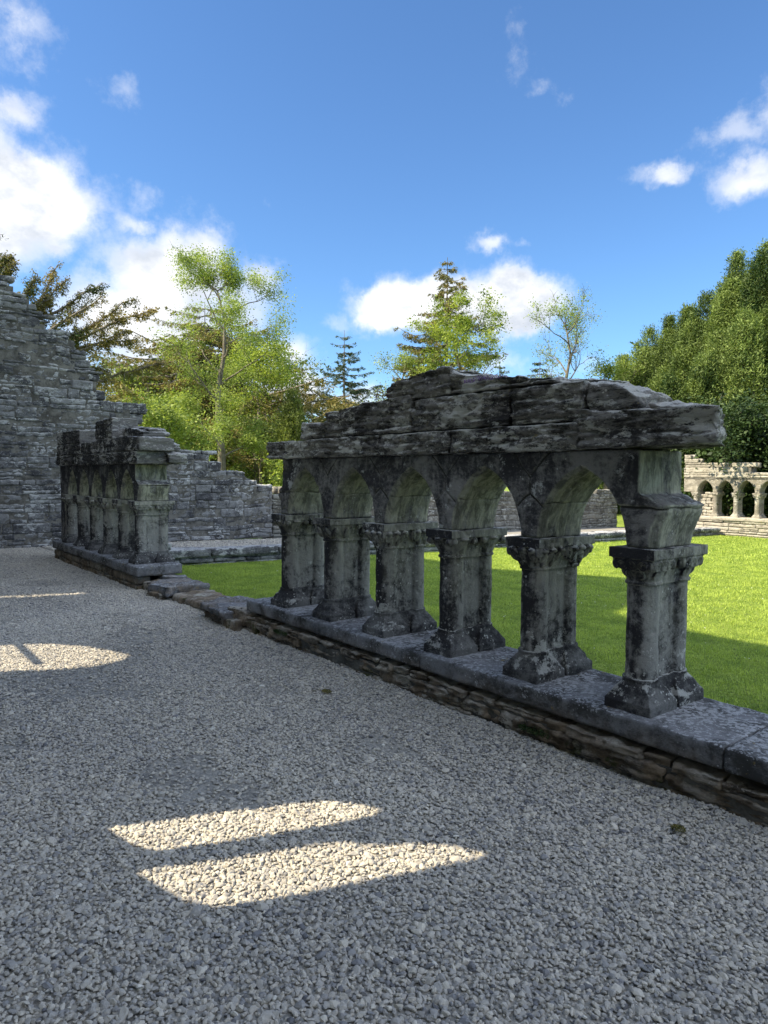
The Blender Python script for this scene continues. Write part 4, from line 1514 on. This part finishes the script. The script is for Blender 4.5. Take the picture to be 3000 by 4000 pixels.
def plume_tree(name, x, ytop, dist, hw_px, label, leafm, seed=1, nlobe=26, dens=900, lsize=.10, base_z=-.5, cat='yew tree', group='trees beyond the ruins', low=.0, pw=.72):
    """dense feathery evergreen: many upright plumes around a trunk, sprays of small leaves on each"""
    rng = np.random.RandomState(seed)
    top = at_depth(x, ytop, dist)
    b = np.array([top[0], top[1], base_z])
    H = top[2]-base_z
    Wd = hw_px/FPX*dist
    gt, gl = Acc(), Acc()
    tube(gt, [b+[0, 0, H*.8*i/6] for i in range(7)], [.22*(1-.85*i/6) for i in range(7)], 7)
    for k in range(nlobe):
        t = (k+.5)/nlobe
        zt_ = H*(low+.22+(1-low-.22)*t**.9)
        if k == nlobe-1:
            zt_ = H
        zt_ = min(H, zt_*rng.uniform(.90, 1.06)) if k < nlobe-1 else H
        rad = Wd*(1-(zt_/H))**pw*.95*rng.uniform(.5, 1.05)
        a = k*2.399+rng.uniform(-.3, .3)
        cx, cy = b[0]+rad*math.cos(a), b[1]+rad*math.sin(a)
        Lh = H*rng.uniform(.22, .38)+.5
        lw = Wd*rng.uniform(.11, .30)*(0.6+.4*(1-t))
        tube(gt, [b+[0, 0, max(.2, zt_-Lh*1.1)*.9], np.array([cx, cy, b[2]+zt_-Lh*.6]), np.array([cx, cy, b[2]+zt_-.1])], [.07, .05, .015], 4)
        # sprays
        ns = int(dens*lw*Lh*.85)
        s = rng.uniform(0, 1, ns)**.8
        an = rng.uniform(0, 2*np.pi, ns)
        prof = np.sin(np.pi*(1-s)**.7*.95)**.95
        rr = lw*prof*rng.uniform(.6, 1.15, ns)*(1+.45*perlin(np.stack([np.cos(an)*1.6+k*7, np.sin(an)*1.6, s*5], -1)))
        C0 = np.stack([cx+rr*np.cos(an), cy+rr*np.sin(an), b[2]+zt_-Lh+Lh*1.02*s], -1)
        D0 = np.stack([np.cos(an)*.65, np.sin(an)*.65, np.full(ns, .75)], -1)
        m = 6
        P = np.repeat(C0, m, 0)+np.repeat(D0, m, 0)*rng.uniform(-.08, .36, (ns*m, 1))*np.repeat(rng.uniform(.4, 1.3, (ns, 1)), m, 0)+rng.normal(0, .06, (ns*m, 3))
        lt = rng.normal(0, .16)
        tone = np.clip(np.repeat(.40+lt+.42*perlin(C0*1.3)+.3*(s-.5)+rng.normal(0, .13, ns), m)+rng.normal(0, .1, ns*m), 0, 1)
        leaves(gl, P, lsize*1.02, rng, tone, .28, .1, np.repeat(D0, m, 0), .45)
    root = empty(name, tuple(b), label, cat, group)
    gt.build('trunk', MAT['bark'], root, True, tuple(b)).location = (0, 0, 0)
    o_ = gl.build('crown', MAT[leafm], root, True, tuple(b))
    o_.location = (0, 0, 0)
    return root, gl.n//4


tot = 0


def cnt(r):
    global tot
    tot += r[1]
    return r[0]


# left half, behind the high wall
def bough_tree():
    """old conifer whose long boughs reach right over the wall"""
    rng = np.random.RandomState(77)
    dist = 27.0
    base = at_depth(-330, 1500, dist)
    b = np.array([base[0], base[1], -.3])
    root = empty('conifer_tree', tuple(b), 'old conifer left of the picture reaching long bare-tipped boughs over the tall rubble wall', 'conifer', 'trees beyond the ruins')
    gt, gl = Acc(), Acc()
    tube(gt, [b+[0, 0, 14.0*i/8] for i in range(9)], [.45*(1-.9*i/8) for i in range(9)], 9)
    # boughs given as sighting directions of start and tip
    B = [((-330, 1500), (-60, 1420), (160, 1230), (230, 1030), .9), ((-330, 1450), (-60, 1380), (120, 1240), (265, 1090), .8), ((-330, 1550), (0, 1380), (240, 1180), (400, 1110), .8),
         ((-330, 1650), (0, 1480), (240, 1260), (355, 1175), .5), ((-330, 1650), (100, 1440), (380, 1270), (600, 1210), 1.0), ((-330, 1650), (100, 1430), (350, 1280), (520, 1165), .9),
         ((-330, 1700), (80, 1440), (330, 1330), (530, 1330), .9), ((-330, 1700), (80, 1470), (260, 1400), (430, 1450), .7), ((-330, 1400), (-150, 1250), (-20, 1120), (60, 1020), .9),
         ((-330, 1300), (-150, 1150), (-40, 1050), (40, 1010), .8), ((-330, 1600), (-30, 1400), (110, 1300), (200, 1170), 1.0), ((-330, 1600), (0, 1420), (170, 1330), (330, 1290), .9),
         ((-330, 1750), (150, 1560), (420, 1480), (640, 1410), .9), ((-330, 1500), (-80, 1300), (60, 1200), (150, 1080), .8), ((-330, 1620), (60, 1420), (230, 1240), (410, 1030+120), .4), ((-330, 1680), (50, 1460), (300, 1390), (500, 1290), .6)]
    PP, DD = [], []
    for bi, (p0, p1, p2, p3, dn) in enumerate(B):
        dd = rng.uniform(-1.5, 1.5)
        q = [at_depth(p0[0], p0[1], dist), at_depth(p1[0], p1[1], dist+dd*.4), at_depth(p2[0], p2[1], dist+dd*.8), at_depth(p3[0], p3[1], dist+dd)]
        ts = np.linspace(0, 1, 13)
        pts = [((1-t)**3)*q[0]+3*t*(1-t)**2*q[1]+3*t*t*(1-t)*q[2]+t**3*q[3] for t in ts]
        pts = [p+rng.normal(0, .04, 3) for p in pts]
        tube(gt, pts, [.10*(1-t)+.014 for t in ts], 5)
        for k in range(int(120*dn)):
            t = rng.uniform(.28, 1)
            j = t*12
            i0 = min(int(j), 11)
            p = pts[i0]+(pts[i0+1]-pts[i0])*(j-i0)
            d = pts[i0+1]-pts[i0]
            d /= np.linalg.norm(d)
            nd = d*.75+rng.normal(0, .55, 3)+np.array([0, 0, -.1])
            nd /= np.linalg.norm(nd)
            L = rng.uniform(.2, .85)*(1.15-t*.75)
            tw = [p, p+nd*L*.5+rng.normal(0, .05, 3), p+nd*L+np.array([0, 0, -.12*L])]
            tube(gt, tw, [.018, .012, .006], 3)
            m = int(85*L)
            u = rng.uniform(0.05, 1, m)
            PP.append(p+nd*L*u[:, None]+rng.normal(0, .055, (m, 3))+np.array([0, 0, -1])*rng.uniform(0, .14, (m, 1)))
            DD.append(np.repeat((nd*.6+[0, 0, -.5])[None], m, 0))
    P, D = np.concatenate(PP), np.concatenate(DD)
    leaves(gl, P, .095, rng, clump_tone(P, rng, .55, .7), .42, .2, D, .6)
    gt.build('trunk', MAT['bark'], root, True, tuple(b)).location = (0, 0, 0)
    gl.build('crown', MAT['needle_brown'], root, True, tuple(b)).location = (0, 0, 0)


bough_tree()
BL, CO, PL = broadleaf, conifer, plume_tree
cnt(CO('conifer_tree', -60, 770, 30, 260, 'dark conifer rising above the left end of the tall rubble wall', 'needle_green', 71, 22, .2, 60, .10, -.3, .2, .3, .3, 4))
cnt(BL('ash_tree', 860, 985, 34, 300, 'tall light-green ash with an open airy crown, highest left of the main arcade', 'leaf_fresh', 72, .082, 101, .22, .8, 3, (3, 4), -.3, .24))
cnt(CO('spruce_tree', 800, 1180, 52, 820, 'brownish spruce with long spreading limbs behind the tall ash', 'needle_brown', 72, 22, .12, 40, .17, -.3, .25, .45, .2, 5))
cnt(CO('spruce_tree', 690, 1330, 46, 560, 'shaggy brown-tinged spruce between the tall wall and the ash', 'needle_brown', 81, 20, .35, 60, .15, -.3, .2, .4, .2, 6))
cnt(CO('spruce_tree', 760, 1240, 50, 520, 'dark green spruce directly behind the ash crown', 'needle_green', 82, 22, .3, 70, .15, -.3, .2, .35, .25, 6))
cnt(BL('lime_tree', 1000, 1350, 42, 210, 'dense bright-green broadleaf tree standing below the tall ash on its right', 'leaf_bright', 40, .13, 102, .12, .7, 3, (3, 4), -.3, .4))
cnt(BL('maple_tree', 640, 1560, 40, 200, 'low yellow-green bushy tree above the ruined wall left of the ash trunk', 'leaf_bright', 40, .12, 103, .1, .7, 3, (3, 4), -.3, .4))
cnt(BL('beech_tree', 480, 1470, 46, 230, 'mid-green tree showing beside the stepped end of the tall wall', 'leaf_mid', 34, .17, 104, .1, .7, 3, (3, 4), -.3, .45))
cnt(BL('oak_tree', 1010, 1450, 56, 300, 'darker green round tree behind the bright one right of the ash', 'leaf_mid', 34, .2, 105, .1, .7, 3, (3, 4), -.3, .5))
cnt(PL('yew_tree', 1140, 1535, 34, 120, 'small dark-green yew just left of the main arcade', 'leaf_mid', 106, 20, 800, .12, -.3))
cnt(BL('hazel_tree', 1020, 1660, 38, 200, 'small fresh-green bushy tree behind the low end of the ruined wall', 'leaf_mid', 28, .12, 107, .05, .7, 3, (3, 4), -.3, .35))
cnt(BL('hazel_tree', 640, 1620, 30, 190, 'small yellow-green bush rising directly behind the ruined wall', 'leaf_fresh', 24, .12, 108, .05, .7, 3, (3, 4), -.3, .35))
cnt(BL('hazel_tree', 1180, 1800, 27, 140, 'low green bush peeping over the wall beside the main arcade', 'leaf_bright', 24, .11, 109, .05, .7, 3, (3, 4), -.3, .3))
# conifers and airy trees behind the main arcade
cnt(CO('fir_tree', 1345, 1290, 60, 230, 'slim blue-green fir with tiered open branches against the clouds', 'needle_blue', 73, 15, .18, 60, .16, -.3, .35, .25, .30, 5))
cnt(CO('fir_tree', 1262, 1480, 56, 150, 'small thin fir left of the tiered blue-green fir', 'needle_blue', 74, 13, .1, 50, .15, -.3, .3, .4, .35, 4))
cnt(CO('spruce_tree', 1748, 1005, 46, 330, 'tall brownish spruce behind the bright green crown over the main arcade', 'needle_brown', 75, 30, .30, 100, .13, -.3, .3, .35, .32, 5))
cnt(BL('maple_tree', 1800, 1165, 38, 225, 'bright yellow-green maple rising over the middle of the main arcade', 'leaf_bright', 34, .10, 115, .3, .8, 3, (3, 5), -.3, .22))
cnt(BL('birch_tree', 1570, 1340, 44, 130, 'wispy pale-green sapling left of the bright maple', 'leaf_fresh', 12, .11, 111, .3, .8, 3, (3, 4), -.3, .28))
cnt(BL('ash_tree', 2215, 1165, 40, 215, 'slender sparse ash with bare forked branches right of the bright maple', 'leaf_fresh', 9, .09, 119, .36, .75, 3, (4, 5), -.3, .2))
cnt(CO('spruce_tree', 2110, 1395, 46, 190, 'small bright-green spruce top beside the sparse ash', 'needle_green', 76, 16, .25, 60, .13, -.3, .4, .2, .2, 6))
cnt(CO('spruce_tree', 1952, 1415, 60, 150, 'tiny distant conifer top between the maple and the sparse ash', 'needle_green', 77, 14, .15, 50, .15, -.3, .5, .3, .2, 5))
cnt(BL('birch_tree', 2380, 1380, 42, 110, 'thin pale sapling left of the row of big yews', 'leaf_fresh', 12, .11, 113, .35, .8, 3, (3, 4), -.3, .25))
# the yews on the right
yw = [(3000, 965, 36, 300, 'tallest feathery yew at the right edge behind the sunlit arcade', 201, 44), (2880, 1000, 39, 230, 'pointed dark-green yew just left of the tallest yew', 202, 40), (2765, 1160, 40, 230, 'third yew from the right in the descending row', 203, 34), (2690, 1210, 42, 220, 'fourth yew from the right, in the middle of the descending row', 210, 32),
      (2620, 1245, 43, 210, 'fifth yew from the right, with a blunt feathery top', 211, 30), (2540, 1290, 44, 190, 'slender yew near the low left end of the row', 204, 28), (2490, 1350, 45, 170, 'second yew from the left end of the row', 212, 26), (2435, 1400, 46, 150, 'leftmost and lowest yew of the descending row', 205, 24), (2760, 1400, 33, 190, 'bright-lit lower yew in front of the row, above the projecting slab', 206, 28), (2910, 1230, 33, 190, 'light-green yew plume standing in front of the tallest yew', 207, 32), (3160, 1020, 34, 260, 'big yew cut off by the right edge of the picture', 208, 30),
      (2615, 1480, 33, 130, 'small pointed yew just above the projecting slab', 209, 20)]
for (x, yt, d_, hw, lab, sd_, nl_) in yw:
    cnt(PL('yew_tree', x, yt, d_, hw, lab, 'leaf_yew', sd_, nl_, 620, .13, -.5, 'yew tree', 'row of yews behind the west arcade'))
for k_, (x, yt, d_, hw, lab) in enumerate([(2860, 1640, 30.5, 230, 'dark broadleaf shrub behind the sunlit arcade'), (2700, 1690, 33, 190, 'dark evergreen shrub filling the gap under the projecting slab'), (3060, 1690, 30, 200, 'dark shrub at the right edge above the sunlit arcade')]):
    cnt(BL('laurel_shrub', x, yt, d_, hw, lab, 'leaf_dark', 60, .13, 300+k_, .02, .8, 3, (3, 4), -.5, .4, cat='shrub', group='shrubs behind the west arcade'))
print('leaves', tot)

# small plants on the masonry and gravel
def tuft(name, c, n, r, h, mat, lsize, seed, label, cat):
    rng = np.random.RandomState(seed)
    g = Acc()
    a = rng.uniform(0, 2*np.pi, n)
    q = np.sqrt(rng.uniform(0, 1, n))
    P = np.stack([c[0]+r[0]*q*np.cos(a), c[1]+r[1]*q*np.sin(a), c[2]+h*rng.uniform(0, 1, n)*(1-q*.6)], -1)
    leaves(g, P, lsize, rng, rng.uniform(0, 1, n), .5, .2)
    o_ = g.build(name, MAT[mat], None, False, c)
    tag(o_, label, cat)


tuft('flowering_plant', (3.38, 3.17, 2.235), 380, (.07, .20), .05, 'petal', .013, 1, 'mat of small purple flowers trailing on top of the main arcade', 'plant')
tuft('wall_plant', (3.37, 4.26, 2.20), 260, (.03, .09), .13, 'russet', .013, 2, 'small reddish weed sprouting from the step in the arcade top', 'plant')
for i_, (yy, zz, lab) in enumerate([(5.62, .10, 'cushion of moss on the plinth courses below the far left column'), (2.60, .06, 'cushion of moss at the foot of the plinth between the two nearest columns'), (0.95, .09, 'cushion of moss low on the plinth at the right edge')]):
    tuft('moss_cushion', (3.252, yy, zz), 900, (.03, .13), .05, 'leaf_dark', .010, 30+i_, lab, 'moss')
tuft('moss_clump', (2.77, 4.12, .02), 500, (.03, .045), .02, 'needle_brown', .008, 3, 'brown moss clump lying on the gravel in the middle of the walk', 'moss')
tuft('moss_clump', (2.93, 1.52, .02), 400, (.025, .035), .02, 'needle_brown', .008, 4, 'brown moss clump on the gravel near the plinth at lower right', 'moss')
print('done')
